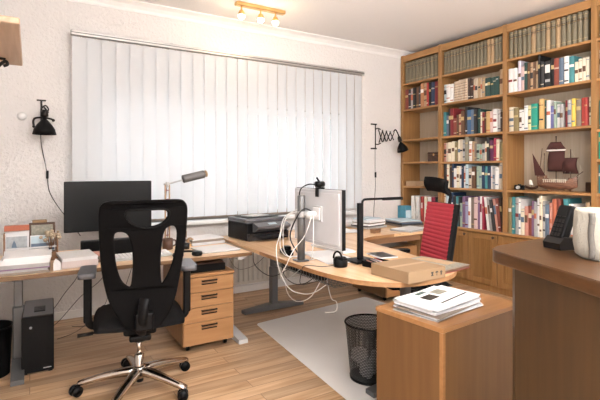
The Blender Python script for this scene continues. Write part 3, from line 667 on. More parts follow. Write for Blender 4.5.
# ------------------------------------------------------------------ left desk
def t_leg(t, x, y, ztop, along, L0, L1, mat='steel'):
    """height-adjustable column on a long foot"""
    b = MB()
    b.box(x-.033, x+.033, y-.033, y+.033, .05, .40, mat, .008); b.box(x-.026, x+.026, y-.026, y+.026, .40, ztop, mat, .006)
    c = b.build('leg', t)
    b = MB()
    if along == 'Y':
        b.prism([(y-L0, 0), (y-L0, .030), (y-.06, .062), (y+.06, .062), (y+L1, .030), (y+L1, 0)], x-.036, x+.036, mat, 'X')
    else:
        b.prism([(x-L0, .004), (x-L0, .030), (x-.06, .058), (x+.06, .058), (x+L1, .030), (x+L1, .004)], y-.036, y+.036, mat, 'Y')
    b.build('foot', c)
    b = MB()
    if along == 'Y': b.box(x-.03, x+.03, y-L0*.9, y+L1*.9, ztop-.028, ztop, mat, .003)
    else: b.box(x-L0*.9, x+L1*.9, y-.03, y+.03, ztop-.028, ztop, mat, .003)
    b.build('top_rail', c)
    if along == 'X':
        for k in (-1, 1):
            b = MB(); b.lathe([(.018, 0), (.018, .0045)], 'black', x+(L1-.04 if k > 0 else -L0+.04), y, 0, 12); b.build('foot_pad', c)
DZ = .68
t = thing('office_desk', 'long light wooden desk with grey steel legs along the window wall', 'desk', (0, 0, 0))
b = MB(); b.box(-.345, 1.445, 3.118, 3.93, DZ-.027, DZ-.002, 'beech', .002)
b.build('tabletop', t)
b = MB(); b.box(-.346, 1.446, 3.110, 3.118, DZ-.027, DZ-.0015, 'beech_shaded', .002); b.box(1.4455, 1.452, 3.112, 3.93, DZ-.027, DZ-.0015, 'beech_shaded', .002); b.build('edge_band', t)
t_leg(t, -.065, 3.52, DZ-.028, 'Y', .32, .34); t_leg(t, 1.375, 3.50, DZ-.028, 'Y', .40, .34, 'silver')
b = MB(); b.box(-.03, 1.34, 3.60, 3.63, DZ-.10, DZ-.04, 'steel', .004); b.build('cross_beam', t)

# pedestal under the left desk
t = thing('drawer_pedestal', 'wooden rolling pedestal with four drawers under the left desk', 'drawer unit', (.925, 3.128, 0))
W_, D_, H_ = .385, .55, .555
b = MB()
b.box(0, .018, .018, D_, .045, H_-.022, 'ped_side', .001); b.box(W_-.018, W_, .018, D_, .045, H_-.022, 'ped_side', .001)
b.box(.018, W_-.018, D_-.018, D_, .045, H_-.022, 'ped_side'); b.box(.018, W_-.018, .02, D_-.018, .045, .062, 'ped_side')
b.box(.018, W_-.018, .03, .034, .06, H_-.022, 'black')
b.build('carcass', t)
b = MB(); b.box(-.003, W_+.003, -.003, D_, H_-.022, H_, 'ped', .003); b.build('top', t)
for z0, z1 in ((.425, .528), (.318, .421), (.211, .314), (.05, .207)):
    b = MB(); b.box(.004, W_-.004, 0, .018, z0, z1, 'ped', .002); d = b.build('drawer', t)
    b = MB(); zc = z1-.036
    b.box(.135, .25, -.0015, 0, zc-.016, zc+.016, 'ped_side', .0005)
    b.tube([(.137, 0, zc+.012), (.137, -.014, zc+.012), (.248, -.014, zc+.012), (.248, 0, zc+.012)], .005, 'black', 8)
    b.tube([(.137, 0, zc-.012), (.137, -.006, zc-.012), (.248, -.006, zc-.012), (.248, 0, zc-.012)], .004, 'black', 8)
    b.build('handle', d)
for x in (.05, W_-.05):
    for y in (.06, D_-.06):
        b = MB(); b.tube([(x-.010, y, .0205), (x+.010, y, .0205)], .0205, 'black', 16); b.box(x-.006, x+.006, y-.01, y+.01, .03, .045, 'black'); b.build('caster', t)

# dark items lying on the pedestal under the desk top
b = MB(); b.box(0, .27, 0, .34, 0, .055, 'black_matte', .006); b.box(.01, .26, .01, .33, .055, .066, 'dark_wood', .003)
o = b.build('laptop_case'); o.location = (.99, 3.17, .5555); tag(o, 'flat dark case lying on the drawer pedestal under the desk', 'case')

# PC tower
t = thing('computer_tower', 'black computer tower standing on the floor under the left desk', 'computer', (-.045, 3.32, 0), R(-2))
b = MB(); b.box(0, .18, .012, .44, .012, .365, 'black_matte', .004); b.build('case', t)
b = MB(); b.box(0, .18, 0, .0115, .012, .365, 'black', .004); b.box(.12, .165, -.001, 0, .03, .036, 'silver')
b.lathe([(.008, 0), (.008, .002), (0, .0025)], 'silver', seg=14, mtx=Matrix.Translation((.05, 0, .30)) @ Matrix.Rotation(R(90), 4, 'X')); b.build('front_panel', t)
b = MB(); b.box(.005, .175, .02, .43, .3655, .369, 'pad_grey', .001); tp = b.build('top_panel', t)
b = MB(); b.box(.065, .13, .10, .22, .3695, .375, 'black', .002)
for k in range(3): b.box(.07, .125, .115+k*.033, .132+k*.033, .375, .377, 'black_gloss')
b.build('port_cover', tp)
for x in (.02, .16):
    for y in (.04, .40):
        b = MB(); b.box(x-.012, x+.012, y-.02, y+.02, 0, .0115, 'black'); b.build('foot', t)

# grey paper bin at the far left edge
t = thing('waste_bin', 'dark bin standing at the left edge behind the desk leg', 'bin', (-.21, 3.45, 0))
b = MB(); b.lathe([(.10, 0), (.115, .30), (.118, .30), (.118, .31), (.112, .31), (.098, .008), (0, .008)], 'black_matte', seg=28, closed=True); b.build('body', t)
b = MB(); b.tube([(.116*math.cos(a), .116*math.sin(a), .308) for a in [2*PI*k/28 for k in range(29)]], .005, 'black', 8, cap=False); b.build('rim', t)
t = thing('adapter', 'small white power adapter hanging on the wall at the left edge', 'adapter', (-.20, YW-.003, .40))
b = MB(); b.box(-.05, .05, -.035, 0, -.025, .03, 'white', .008); b.build('body', t)
b = MB(); b.lathe([(.004, 0), (.004, .012)], 'white', mtx=Matrix.Translation((0, -.035, 0)) @ Matrix.Rotation(R(90), 4, 'X'), seg=8); b.build('plug', t)

# ---- things on the left desk
t = thing('monitor', 'large black computer monitor on the left desk in front of the blinds', 'monitor', (.515, 3.62, DZ))
b = MB(); b.box(-.305, .305, 0, .030, .17, .54, 'black', .004); b.box(-.18, .18, .030, .055, .22, .48, 'black', .012); b.build('housing', t)
b = MB(); b.box(-.300, .300, -.0015, 0, .178, .535, 'screen'); b.build('screen', t)
b = MB(); b.box(-.03, .03, .057, .085, .014, .38, 'black', .006); b.build('neck', t)
b = MB(); b.box(-.13, .13, -.04, .16, 0, .013, 'black', .006); b.build('base', t)
t = thing('soundbar', 'long black soundbar lying below the large monitor', 'speaker', (.55, 3.54, DZ))
b = MB(); b.box(-.24, .22, -.028, .028, .004, .118, 'black', .010, seg=2); b.build('body', t)
b = MB(); b.box(-.225, .205, -.0295, -.028, .01, .11, 'black_matte'); b.build('grille', t)
for x in (-.17, .17):
    b = MB(); b.box(x-.02, x+.02, -.02, .02, 0, .004, 'black_gloss'); b.build('foot', t)
t = thing('keyboard', 'pale grey keyboard on the left desk seen through the chair back', 'keyboard', (.68, 3.34, DZ), R(4))
b = MB(); b.prism([(-.075, 0), (-.075, .012), (.075, .024), (.075, 0)], -.21, .21, 'silver', 'X'); b.build('body', t)
b = MB()
for r_ in range(5):
    for k in range(15):
        x = -.198+k*.0268; y = -.058+r_*.024; z = .0145+(y+.075)*.08
        b.box(x, x+.022, y, y+.019, z-.002, z+.006, 'paper', .002)
b.build('keys', t)
def sheets(name, label, cat, loc, rz, layers, group=None, jit=.006):
    """a pile of papers: each layer (w, d, h, material)"""
    t = thing(name, label, cat, loc, rz, group); z = 0
    r2 = random.Random(label)
    for i, (w, d, h, m) in enumerate(layers):
        b = MB(); dx, dy, a = r2.uniform(-jit, jit), r2.uniform(-jit, jit), r2.uniform(-3, 3)
        n = max(1, int(h/.004)); 
        for k in range(n):
            e = r2.uniform(0, .003)
            b.box(-w/2+e, w/2-e, -d/2+e, d/2-e, z+k*h/n, z+(k+1)*h/n, m, 0, rot=Matrix.Rotation(R(a+r2.uniform(-.6, .6)), 3, 'Z'), piv=(0, 0, z))
        for v in b.bm.verts: v.co.x += dx; v.co.y += dy
        b.build('sheet_stack' if h > .006 else 'sheet', t); z += h
    return t
sheets('paper_stack', 'thick pile of white papers on the left end of the desk', 'paper pile', (-.02, 3.30, DZ), R(-1),
       [(.265, .33, .014, 'bk grey brown'), (.26, .33, .016, 'bk grey'), (.27, .32, .006, 'bk purple'), (.26, .33, .022, 'bk grey'), (.26, .32, .03, 'paper'), (.25, .31, .012, 'paper')], jit=.01)
sheets('paper_stack', 'lower pile of white papers just left of the black chair arm', 'paper pile', (.27, 3.335, DZ), R(3),
       [(.215, .30, .02, 'paper_pink'), (.215, .30, .024, 'paper_pink'), (.21, .295, .02, 'paper')], jit=.008)
b = MB(); b.prism([(0, 0), (.045, .0), (.04, .05), (.012, .075), (0, .05)], -.003, .003, 'paper', 'Y'); 
o = b.build('folded_paper'); o.location = (.125, 3.16, DZ); tag(o, 'small folded white paper standing between the two paper piles', 'paper')
sheets('notebook_stack', 'brown notebooks stacked between the white papers and the keyboard', 'notebooks', (.43, 3.36, DZ), R(5), [(.09, .15, .02, 'bk brown'), (.088, .15, .022, 'bk grey brown'), (.085, .14, .012, 'bk salmon')], jit=.004)
sheets('desk_pad', 'white paper pad under the cables at the foot of the monitor pole', 'paper pad', (1.78, 2.56, .70), R(84), [(.46, .24, .003, 'paper')], jit=.001)
# letter organiser with pictures
t = thing('desk_organizer', 'small wooden desk organizer with pictures leaning in it, left end of desk', 'organizer', (.015, 3.62, DZ))
b = MB()
b.box(-.165, -.155, -.09, .12, 0, .20, 'mid_wood', .001); b.box(.145, .155, -.09, .12, 0, .16, 'mid_wood', .001)
b.box(-.155, .145, .11, .12, 0, .22, 'mid_wood'); b.box(-.155, .145, -.09, .11, 0, .01, 'mid_wood'); b.box(-.155, .145, -.09, -.08, .01, .06, 'mid_wood'); b.box(-.155, .145, -.08, -.07, .09, .10, 'paper')
b.build('tray', t)
t2 = thing('picture_card', 'small picture card with a red-brown top standing in the desk organizer', 'picture', (-.075, 3.60, DZ+.062))
b = MB(); b.box(-.072, .072, -.004, .004, 0, .15, 'paper'); b.box(-.072, .072, -.03, .03, .15, .185, 'cover_red', .002); b.build('card', t2)
b = MB(); b.box(-.06, .06, -.0055, -.004, .03, .11, 'print2'); b.prism([(-.03, .035), (.0, .035), (-.005, .06), (-.016, .085), (-.026, .06)], -.0062, -.0055, 'bk slate blue', 'Y'); b.build('picture', t2)
t2 = thing('picture_card', 'wide harbour picture card standing right of the red-topped card', 'picture', (.078, 3.585, DZ+.062))
b = MB(); b.box(-.075, .075, -.003, .003, 0, .11, 'paper'); b.build('card', t2)
b = MB(); b.box(-.07, .07, -.0045, -.003, .055, .105, 'bk pale blue'); b.box(-.07, .07, -.0045, -.003, .005, .055, 'bk slate blue'); b.build('picture', t2)
t2 = thing('framed_picture', 'dark brown frame standing behind the harbour card in the organizer', 'picture', (.075, 3.66, DZ+.012))
b = MB(); b.box(-.08, .08, -.01, .01, 0, .24, 'dark_wood', .003); b.build('frame', t2)
b = MB(); b.box(-.066, .066, -.0115, -.0102, .02, .225, 'print'); b.build('picture', t2)
b = MB(); r2 = random.Random(5)
for k in range(26):
    a, e = r2.uniform(0, 2*PI), r2.uniform(.3, 1.4); L = r2.uniform(.05, .09)
    p = (math.cos(a)*math.cos(e)*L, math.sin(a)*math.cos(e)*L*.6, math.sin(e)*L+.05)
    b.tube([(0, 0, 0), (p[0]*.5, p[1]*.5, p[2]*.6), p], .0012, 'mid_wood', 5); b.ball(p, r2.uniform(.009, .016), 'dried', sub=1)
o = b.build('dried_flowers'); o.location = (.125, 3.545, DZ+.072); tag(o, 'bunch of dried beige flowers at the right of the desk organizer', 'dried flowers')
b = MB(); b.box(-.045, .045, -.03, .03, 0, .018, 'card', .003); o = b.build('small_carton'); o.location = (.06, 3.665, DZ+.2525); tag(o, 'small beige carton lying on top of the dark picture frame', 'box')

# architect lamp
t = thing('desk_lamp', 'wooden-post desk lamp with a ribbed grey cylinder shade on the left desk', 'lamp', (.985, 3.78, DZ))
b = MB(); b.lathe([(0, 0), (.10, 0), (.10, .014), (.09, .02), (.014, .026), (.012, .05), (0, .05)], 'silver', seg=32); b.build('base', t)
b = MB()
for x in (-.017, .017): b.box(x-.005, x+.005, -.006, .006, .03, .50, 'card_in', .001)
for k in range(6): b.tube([(-.022, 0, .08+k*.075), (.022, 0, .08+k*.075)], .004, 'bk dark red', 8)
b.tube(smooth_path([(0, .01, .05), (.012, .012, .2), (-.01, .012, .34), (0, .01, .5)], 5), .003, 'iron', 6)
b.build('post', t)
b = MB(); b.tube([(-.03, 0, .505), (.02, 0, .51), (.13, 0, .54)], .007, 'silver', 10); b.lathe([(.014, -.02), (.014, .02)], 'silver', 0, 0, .505, 12); b.build('arm', t)
b = MB(); n = 22; prof = [(.006, 0)]
for k in range(n+1): prof.append((.036 if k % 2 else .033, .006+k*.19/n))
prof.append((.028, .203)); prof.append((0, .205))
b.lathe(prof, 'steel', seg=22, mtx=Matrix.Translation((.125, 0, .545)) @ Matrix.Rotation(R(77), 4, 'Y'))
hd = b.build('shade', t)
b = MB(); b.lathe([(.027, 0), (.030, .012), (.020, .02), (0, .022)], 'card_in', seg=20, mtx=Matrix.Translation((.325, 0, .591)) @ Matrix.Rotation(R(77), 4, 'Y')); b.build('end_cap', hd)
# pencil cup
t = thing('pencil_cup', 'brown pencil cup crowded with pens beside the chair back', 'pencil cup', (1.115, 3.80, DZ))
b = MB(); b.lathe([(.036, 0), (.040, .10), (.037, .10), (.033, .005), (0, .005)], 'mid_wood', seg=24, closed=True); b.build('cup', t)
r2 = random.Random(9)
for k, m in enumerate(('black', 'bk slate blue', 'bk red', 'bk charcoal', 'silver', 'bk dark green', 'black')):
    a = k*.9; b = MB(); b.tube([(.014*math.cos(a), .014*math.sin(a), .008), (.034*math.cos(a), .034*math.sin(a), .15+.012*(k % 3))], .004, m, 8); b.build('pen', t)
t = thing('mug', 'dark brown mug on the left desk behind the chair back', 'mug', (.93, 3.56, DZ))
b = MB(); b.lathe([(.036, 0), (.040, .005), (.040, .085), (.037, .085), (.036, .008), (0, .008)], 'dark_wood', seg=26, closed=True); b.build('body', t)
b = MB(); b.tube(smooth_path([(.038, 0, .07), (.062, 0, .065), (.064, 0, .035), (.039, 0, .02)], 5), .005, 'dark_wood', 8); b.build('handle', t)
t = thing('headset', 'black headset lying on the front edge of the desk beside the chair', 'headset', (.985, 3.20, DZ))
for x in (-.075, .065):
    b = MB(); b.lathe([(0, 0), (.035, 0), (.040, .012), (.034, .028), (.012, .030), (0, .024)], 'black', x, 0, 0, 22)
    b.build('ear_cup', t)
b = MB(); b.tube([(-.075+.07-.085*math.cos(a)*1.0, .10*math.sin(a)+.0, .018) for a in [PI*k/18 for k in range(19)]], .008, 'black', 8); b.build('headband', t)
sheets('file_folder', 'stack of grey and white folders lying in front of the window sill', 'folders', (1.27, 3.74, DZ), R(6),
       [(.30, .26, .022, 'paper_grey'), (.29, .25, .02, 'bk grey brown'), (.29, .25, .006, 'paper')])
sheets('magazine', 'open white magazine lying near the right corner of the left desk', 'magazine', (1.25, 3.36, DZ), R(3), [(.31, .28, .006, 'bk grey'), (.30, .275, .004, 'paper')], jit=.003)
t = thing('tape_dispenser', 'small brass-coloured tape holder beside the pencil cup', 'tape holder', (1.13, 3.62, DZ))
b = MB(); b.box(-.035, .035, -.015, .015, 0, .018, 'brass', .004); b.build('base', t)
b = MB(); b.lathe([(.012, -.01), (.026, -.01), (.026, .01), (.012, .01)], 'card_in', seg=20, closed=True, mtx=Matrix.Translation((0, 0, .044)) @ Matrix.Rotation(R(90), 4, 'X')); b.build('roll', t)
b = MB(); b.lathe([(0, 0), (.025, 0), (.027, .045), (.024, .045), (.022, .004), (0, .004)], 'black_gloss', seg=20, closed=True); o = b.build('tealight_holder'); o.location = (1.06, 3.50, DZ); tag(o, 'small dark glass candle holder behind the headset', 'candle holder')

# ------------------------------------------------------------------ corner desk
RZ_ = .70
t = thing('corner_desk', 'curved L-shaped beech desk with a grey steel T leg in the middle of the room', 'desk', (0, 0, 0))
outer = [(1.475, 3.90), (1.462, 3.0), (1.468, 2.43), (1.492, 2.13), (1.545, 1.94), (1.66, 1.80), (1.82, 1.745), (2.0, 1.745), (2.14, 1.79), (2.25, 1.87), (2.325, 1.98), (2.345, 2.10),
         (2.325, 2.25), (2.37, 2.48), (2.41, 2.75), (2.44, 2.95), (2.52, 3.09), (2.68, 3.155), (2.95, 3.17), (3.80, 3.16), (3.83, 3.19), (3.83, 3.90)]
sm = []
seg_curve = smooth_path([(x, y, 0) for x, y in outer[1:19]], 4)
poly = [outer[0]] + [(p.x, p.y) for p in seg_curve] + outer[19:]
b = MB(); b.prism(poly, RZ_-.026, RZ_-.001, 'beech2', 'Z')
tt = b.build('tabletop', t)
b = MB(); ring = [(p.x, p.y) for p in seg_curve]
def offs(pp, d):
    out = []
    for i, p in enumerate(pp):
        a = Vector(pp[max(0, i-1)]); c = Vector(pp[min(len(pp)-1, i+1)]); tg = (c-a).normalized(); nrm = Vector((-tg.y, tg.x))
        out.append((p[0]-nrm.x*d, p[1]-nrm.y*d))
    return out
o1 = offs(ring, .003); o0 = offs(ring, -.0005)
for k in range(len(ring)-1):
    q = [o0[k], o0[k+1], o1[k+1], o1[k]]
    b.prism(q, RZ_-.0265, RZ_-.0005, 'ped', 'Z')
bmesh.ops.remove_doubles(b.bm, verts=b.bm.verts, dist=.00005)
b.build('edge_band', t)
t_leg(t, 1.96, 3.73, RZ_-.028, 'X', .31, .31, 'steel'); t_leg(t, 1.955, 2.0, RZ_-.028, 'X', .28, .28, 'steel')
t_leg(t, 3.45, 3.55, RZ_-.028, 'Y', .28, .28, 'steel')
b = MB(); b.box(1.94, 1.98, 2.04, 3.69, .60, .66, 'steel', .004); b.build('cross_beam', t)
# wire cable tray under the front wing
b = MB(); 
for k in range(22):
    y = 2.36+k*.038
    b.tube(smooth_path([(1.66, y, .667), (1.66, y, .56), (1.70, y, .545), (1.80, y, .545), (1.82, y, .56), (1.82, y, .667)], 2), .0022, 'steel', 5)
for x, z in ((1.66, .60), (1.66, .565), (1.70, .545), (1.74, .545), (1.78, .545), (1.82, .58)): b.tube([(x, 2.36, z), (x, 3.16, z)], .002, 'steel', 5)
b.build('cable_tray', t)
b = MB(); b.box(2.62, 3.30, 3.20, 3.60, RZ_-.075, RZ_-.03, 'mid_wood', .003); b.box(2.60, 3.32, 3.185, 3.20, RZ_-.085, RZ_-.03, 'mid_wood', .003); b.build('drawer', t)
# things in the tray
t = thing('power_strip', 'black power strip with plugs in the wire tray under the corner desk', 'power strip', (1.72, 2.75, .5475))
b = MB(); b.box(-.025, .025, -.22, .22, 0, .035, 'black', .005); b.build('body', t)
for k in range(5):
    b = MB(); y = -.17+k*.085; b.box(-.018, .018, y-.018, y+.018, .0355, .075, 'black' if k % 2 else 'cable_white', .006); b.build('plug', t)

# second pedestal under the rear wing
t = thing('drawer_pedestal', 'low wooden rolling pedestal under the corner desk, near the bookcase', 'drawer unit', (2.99, 3.34, 0))
b = MB(); b.box(0, .42, 0, .52, .045, .54, 'lowcab', .003); b.build('carcass', t)
for z0, z1 in ((.41, .53), (.28, .405), (.05, .275)):
    b = MB(); b.box(.004, .416, -.018, -.0005, z0, z1, 'ped', .002); d = b.build('drawer', t)
    b = MB(); zc = z1-.04; b.tube([(.15, -.018, zc), (.15, -.032, zc), (.27, -.032, zc), (.27, -.018, zc)], .005, 'steel', 8); b.build('handle', d)
for x in (.05, .37):
    for y in (.06, .46):
        b = MB(); b.tube([(x-.010, y, .0205), (x+.010, y, .0205)], .0205, 'black', 16); b.box(x-.006, x+.006, y-.01, y+.01, .03, .045, 'black'); b.build('caster', t)

# printer
t = thing('printer', 'black and grey multifunction printer on the far end of the corner desk', 'printer', (1.575, 3.45, RZ_), R(7))
b = MB(); b.box(0, .43, .03, .36, 0, .15, 'black', .012, seg=2); b.box(.005, .425, .0, .03, .0, .065, 'black_gloss', .006); b.box(-.004, .434, .035, .355, .15, .158, 'pad_grey', .003); b.build('body', t)
b = MB(); b.prism([(.0, .075), (.03, .075), (.03, .14), (.02, .152), (-.06, .125), (-.055, .105)], .06, .40, 'pad_grey', 'X'); pn = b.build('control_panel', t)
b = MB()
M1 = Matrix.Translation((0, 0, 0))
b.prism([(-.036, .1345), (-.037, .136), (-.004, .1468), (-.003, .1453)], .19, .27, 'bk pale blue', 'X'); b.build('display', pn)
b = MB(); b.box(-.002, .432, .04, .358, .1582, .185, 'pad_grey', .008, seg=2); b.box(.05, .38, .10, .33, .185, .192, 'black', .003); b.build('lid', t)
b = MB(); b.box(.09, .34, -.10, .01, .028, .036, 'black', .002); b.build('output_tray', t)
sheets('paper_sheet', 'few loose white sheets lying on the printer lid', 'paper', (1.75, 3.70, RZ_+.1925), R(20), [(.21, .15, .003, 'paper'), (.19, .12, .003, 'paper_grey')])

# monitor seen from behind, on a clamped pole
t = thing('monitor', 'silver-backed computer monitor held by a grey pole on the corner desk', 'monitor', (1.62, 2.475, RZ_))
b = MB(); b.box(0, .018, -.285, .285, .115, .478, 'paper_grey', .004); b.box(-.006, 0, -.26, .26, .135, .458, 'paper_grey', .005); b.build('housing', t)
b = MB(); b.box(.018, .024, -.288, .288, .112, .481, 'black', .001); b.box(-.003, .018, -.2885, -.2855, .113, .480, 'black'); b.build('bezel', t)
b = MB(); b.box(.0242, .0252, -.278, .278, .122, .472, 'screen'); b.build('screen', t)
PO = (1.545-1.62, 2.545-2.475, 0)
b = MB(); b.lathe([(.026, .006), (.026, .43), (.022, .435), (0, .435)], 'steel', seg=20); b.box(-.045, .04, -.04, .04, 0, .010, 'steel', .003); mp = b.build('stand_pole', t); mp.location = PO
b = MB(); b.lathe([(.030, -.02), (.030, .02)], 'silver', 0, 0, .31, 20, cap=True); b.tube([(0, 0, .31), (.012, -.03, .31), (.03, -.055, .31)], .016, 'silver', 12)
b.lathe([(.028, -.025), (.028, .025)], 'silver', .028, -.06, .31, 18)
b.box(.056, .066, -.155, -.055, .27, .37, 'silver', .002); b.tube([(.028, -.06, .31), (.045, -.085, .315), (.060, -.105, .32)], .018, 'paper', 12)
b.box(.046, .0565, -.145, -.065, .28, .36, 'paper', .003); b.build('bracket', mp)
b = MB(); b.box(-.02, .02, -.012, .012, 0, .02, 'silver', .002); b.build('clamp', mp).location = (0, 0, .355)
t = thing('webcam', 'black webcam with a bent wire neck clipped on top of the silver monitor', 'webcam', (1.622, 2.44, RZ_+.4785))
b = MB(); b.box(-.022, .028, -.02, .02, .002, .012, 'black', .002); b.box(-.024, -.018, -.018, .018, -.05, .010, 'black', .002); b.build('clip', t)
b = MB(); b.tube([(-.03, 0, .032), (.03, 0, .032)], .019, 'black', 16); b.tube([(.03, 0, .032), (.034, 0, .032)], .014, 'black_gloss', 16); b.box(-.006, .006, -.006, .006, .008, .02, 'black'); 
b.tube([(.0, 0, .045), (-.01, .02, .075)], .006, 'black', 8); b.build('body', t)
b = MB(); b.tube(smooth_path([(-.03, .01, .03), (-.05, .06, .03), (-.07, .12, .0), (-.075, .135, -.05)], 5), .004, 'black', 8); b.build('cord', t)

# black inverted-L lamp
t = thing('led_desk_lamp', 'black desk lamp with an upright bar and thin horizontal arm', 'lamp', (1.87, 2.33, RZ_))
b = MB(); b.box(-.085, .095, -.075, .075, 0, .014, 'black', .004, seg=2); b.build('base', t)
b = MB(); b.box(-.020, .020, -.012, .012, .012, .385, 'black', .003); b.build('post', t)
b = MB(); b.tube(smooth_path([(.017, 0, .30), (.017, 0, .375), (.026, 0, .402), (.06, 0, .408), (.20, 0, .408), (.375, 0, .408)], 5), .0075, 'black', 10); b.build('arm', t)
b = MB(); b.box(.20, .375, -.014, .014, .396, .402, 'black', .002); b.build('light_bar', t)
t = thing('round_speaker', 'small round black speaker with a bow handle beside the silver monitor', 'speaker', (1.665, 2.27, RZ_))
b = MB(); b.lathe([(0, 0), (.042, 0), (.045, .01), (.045, .045), (.040, .052), (.03, .055), (0, .055)], 'black', seg=28); b.build('body', t)
b = MB(); b.lathe([(.034, .056), (.033, .06), (0, .061)], 'black_gloss', seg=24); b.build('ring', t)
b = MB(); b.tube([(-.02, .046*math.cos(a), .045+.05*math.sin(a)) for a in [PI*k/14 for k in range(15)]], .006, 'black', 8); b.build('handle', t)
t = thing('pen_tray', 'flat black tray with pens and clips in front of the lamp', 'tray', (1.865, 2.15, RZ_), R(10))
b = MB(); b.box(-.07, .07, -.07, .07, 0, .012, 'black', .003); b.box(-.07, .07, -.07, -.063, .012, .035, 'black'); b.box(-.07, .07, .063, .07, .012, .035, 'black'); b.box(-.07, -.063, -.063, .063, .012, .035, 'black'); b.box(.063, .07, -.063, .063, .012, .035, 'black'); b.build('tray', t)
for k, m in enumerate(('bk salmon', 'bk charcoal', 'bk pale pink', 'silver', 'bk red')):
    b = MB(); b.tube([(-.05+.022*k, -.055, .017+.009*(k % 2)), (-.04+.02*k, .055, .036)], .004, m, 8); tag(b.build('pen'), ['salmon pink pen', 'dark grey pen', 'pale pink pen', 'silver pen', 'red pen'][k]+' lying in the flat black tray on the corner desk', 'pen', 'pens in the black tray')
    bpy.data.objects[-1] if False else None
pens = [o for o in bpy.data.objects if o.get('group') == 'pens in the black tray']
for o in pens: o.location = (1.865, 2.15, RZ_); o.rotation_euler = (0, 0, R(10))
# tablet and phone on the desk
b = MB(); b.box(-.10, .10, -.07, .07, 0, .009, 'paper_grey', .003); b.box(-.092, .092, -.063, .063, .009, .0098, 'screen'); o = b.build('tablet'); o.location = (2.12, 2.40, RZ_); o.rotation_euler = (0, 0, R(80)); tag(o, 'grey tablet lying flat on the corner desk right of the lamp', 'tablet')
t = thing('keyboard', 'white keyboard lying on the corner desk behind the silver monitor', 'keyboard', (1.98, 2.80, RZ_), R(92))
b = MB(); b.prism([(-.06, 0), (-.06, .010), (.06, .018), (.06, 0)], -.20, .20, 'paper', 'X'); b.build('body', t)
b = MB()
for r_ in range(5):
    for k in range(14):
        x = -.19+k*.0272; y = -.05+r_*.020; b.box(x, x+.023, y, y+.016, .010+(y+.06)*.066, .017+(y+.06)*.066, 'paper_grey', .001)
b.build('keys', t)
# cardboard parcel
t = thing('cardboard_box', 'flat brown cardboard parcel on the near end of the corner desk', 'box', (1.705, 1.722, RZ_), R(2))
b = MB(); b.box(0, .295, 0, .29, 0, .062, 'card', .002); b.build('body', t)
b = MB(); b.box(.001, .294, .001, .144, .0622, .0632, 'card'); b.box(.001, .294, .146, .289, .0622, .0632, 'card'); b.build('lid_flap', t)
b = MB(); b.box(.0, .295, .130, .160, .0634, .0638, 'card_in'); b.build('tape', t)
b = MB()
for k, x in enumerate((.185, .222, .258)):
    if k == 0: b.prism([(x-.011, .022), (x+.011, .022), (x+.004, .031), (x+.011, .044), (x-.011, .044), (x-.004, .031)], -.0008, -.0001, 'ink', 'Y')
    elif k == 1:
        b.prism([(x-.002, .02), (x+.002, .02), (x+.002, .036), (x-.002, .036)], -.0008, -.0001, 'ink', 'Y')
        b.prism([(x+.012*math.cos(a), .036+.009*math.sin(a)) for a in [PI*q/8 for q in range(9)]], -.0008, -.0001, 'ink', 'Y')
    else:
        b.prism([(x-.012, .034), (x, .046), (x+.012, .034), (x+.005, .034), (x+.005, .020), (x-.005, .020), (x-.005, .034)], -.0008, -.0001, 'ink', 'Y')
b.build('handling_marks', t)
# large atlas overhanging the desk edge
t = thing('picture_book', 'large picture book overhanging the desk behind the cardboard parcel', 'book', (2.165, 1.985, RZ_), R(8))
b = MB(); b.box(-.135, .14, -.18, .18, 0, .003, 'bk dark red'); b.box(-.135, .14, -.18, .18, .017, .020, 'bk grey brown'); b.box(-.138, -.133, -.18, .18, 0, .020, 'bk dark red'); b.build('cover', t)
b = MB(); b.box(-.132, .135, -.175, .175, .0031, .0169, 'bk brown'); b.build('page_block', t)
b = MB(); b.box(-.12, .125, -.165, .165, .0201, .0208, 'print'); b.box(-.10, -.02, -.12, .10, .0208, .0213, 'bk grey'); b.box(.02, .11, -.10, .14, .0208, .0213, 'bk tan'); b.build('cover_picture', t)

# ---- papers on the rear wing
sheets('magazine_stack', 'tall untidy pile of magazines on the corner desk before the window corner', 'magazines', (3.08, 3.70, RZ_), R(12),
       [(.30, .24, .018, 'bk grey'), (.29, .23, .014, 'bk charcoal'), (.30, .22, .016, 'paper'), (.28, .23, .012, 'bk grey brown'), (.28, .22, .02, 'paper'), (.27, .2, .01, 'paper_grey'), (.25, .18, .008, 'bk pale blue')], jit=.02)
sheets('magazine_stack', 'low pile of dark magazines in front of the ring binders on the corner desk', 'magazines', (3.50, 3.62, RZ_), R(-8),
       [(.28, .34, .02, 'bk grey brown'), (.27, .33, .012, 'bk charcoal'), (.28, .30, .016, 'bk slate blue'), (.27, .30, .01, 'bk grey'), (.26, .3, .008, 'bk pale blue')], jit=.02)
sheets('paper_sheet', 'white papers lying beside the red chair on the corner desk edge', 'paper', (3.30, 3.31, RZ_), R(15), [(.38, .24, .012, 'bk grey'), (.34, .22, .005, 'paper')])
sheets('paper_sheet', 'loose white sheets at the middle of the corner desk, left of magazines', 'paper', (2.66, 3.55, RZ_), R(-14), [(.30, .21, .004, 'paper'), (.21, .30, .003, 'paper')], jit=.05)
sheets('paper_sheet', 'white sheets on the desk directly behind the black upright lamp', 'paper', (2.33, 3.42, RZ_), R(8), [(.30, .21, .004, 'paper'), (.29, .20, .003, 'paper')], jit=.04)
t = thing('notebook_stand', 'small brown box beside the white papers on the corner desk', 'box', (2.86, 3.33, RZ_), R(20))
b = MB(); b.box(-.05, .05, -.03, .03, 0, .03, 'mid_wood', .003); b.build('body', t)
b = MB(); b.box(-.052, .052, -.032, .032, .0302, .038, 'mid_wood', .003); b.build('lid', t)
t = thing('tissue_box', 'upright blue tissue box standing beside the ring binders', 'box', (3.66, 3.76, RZ_), R(5))
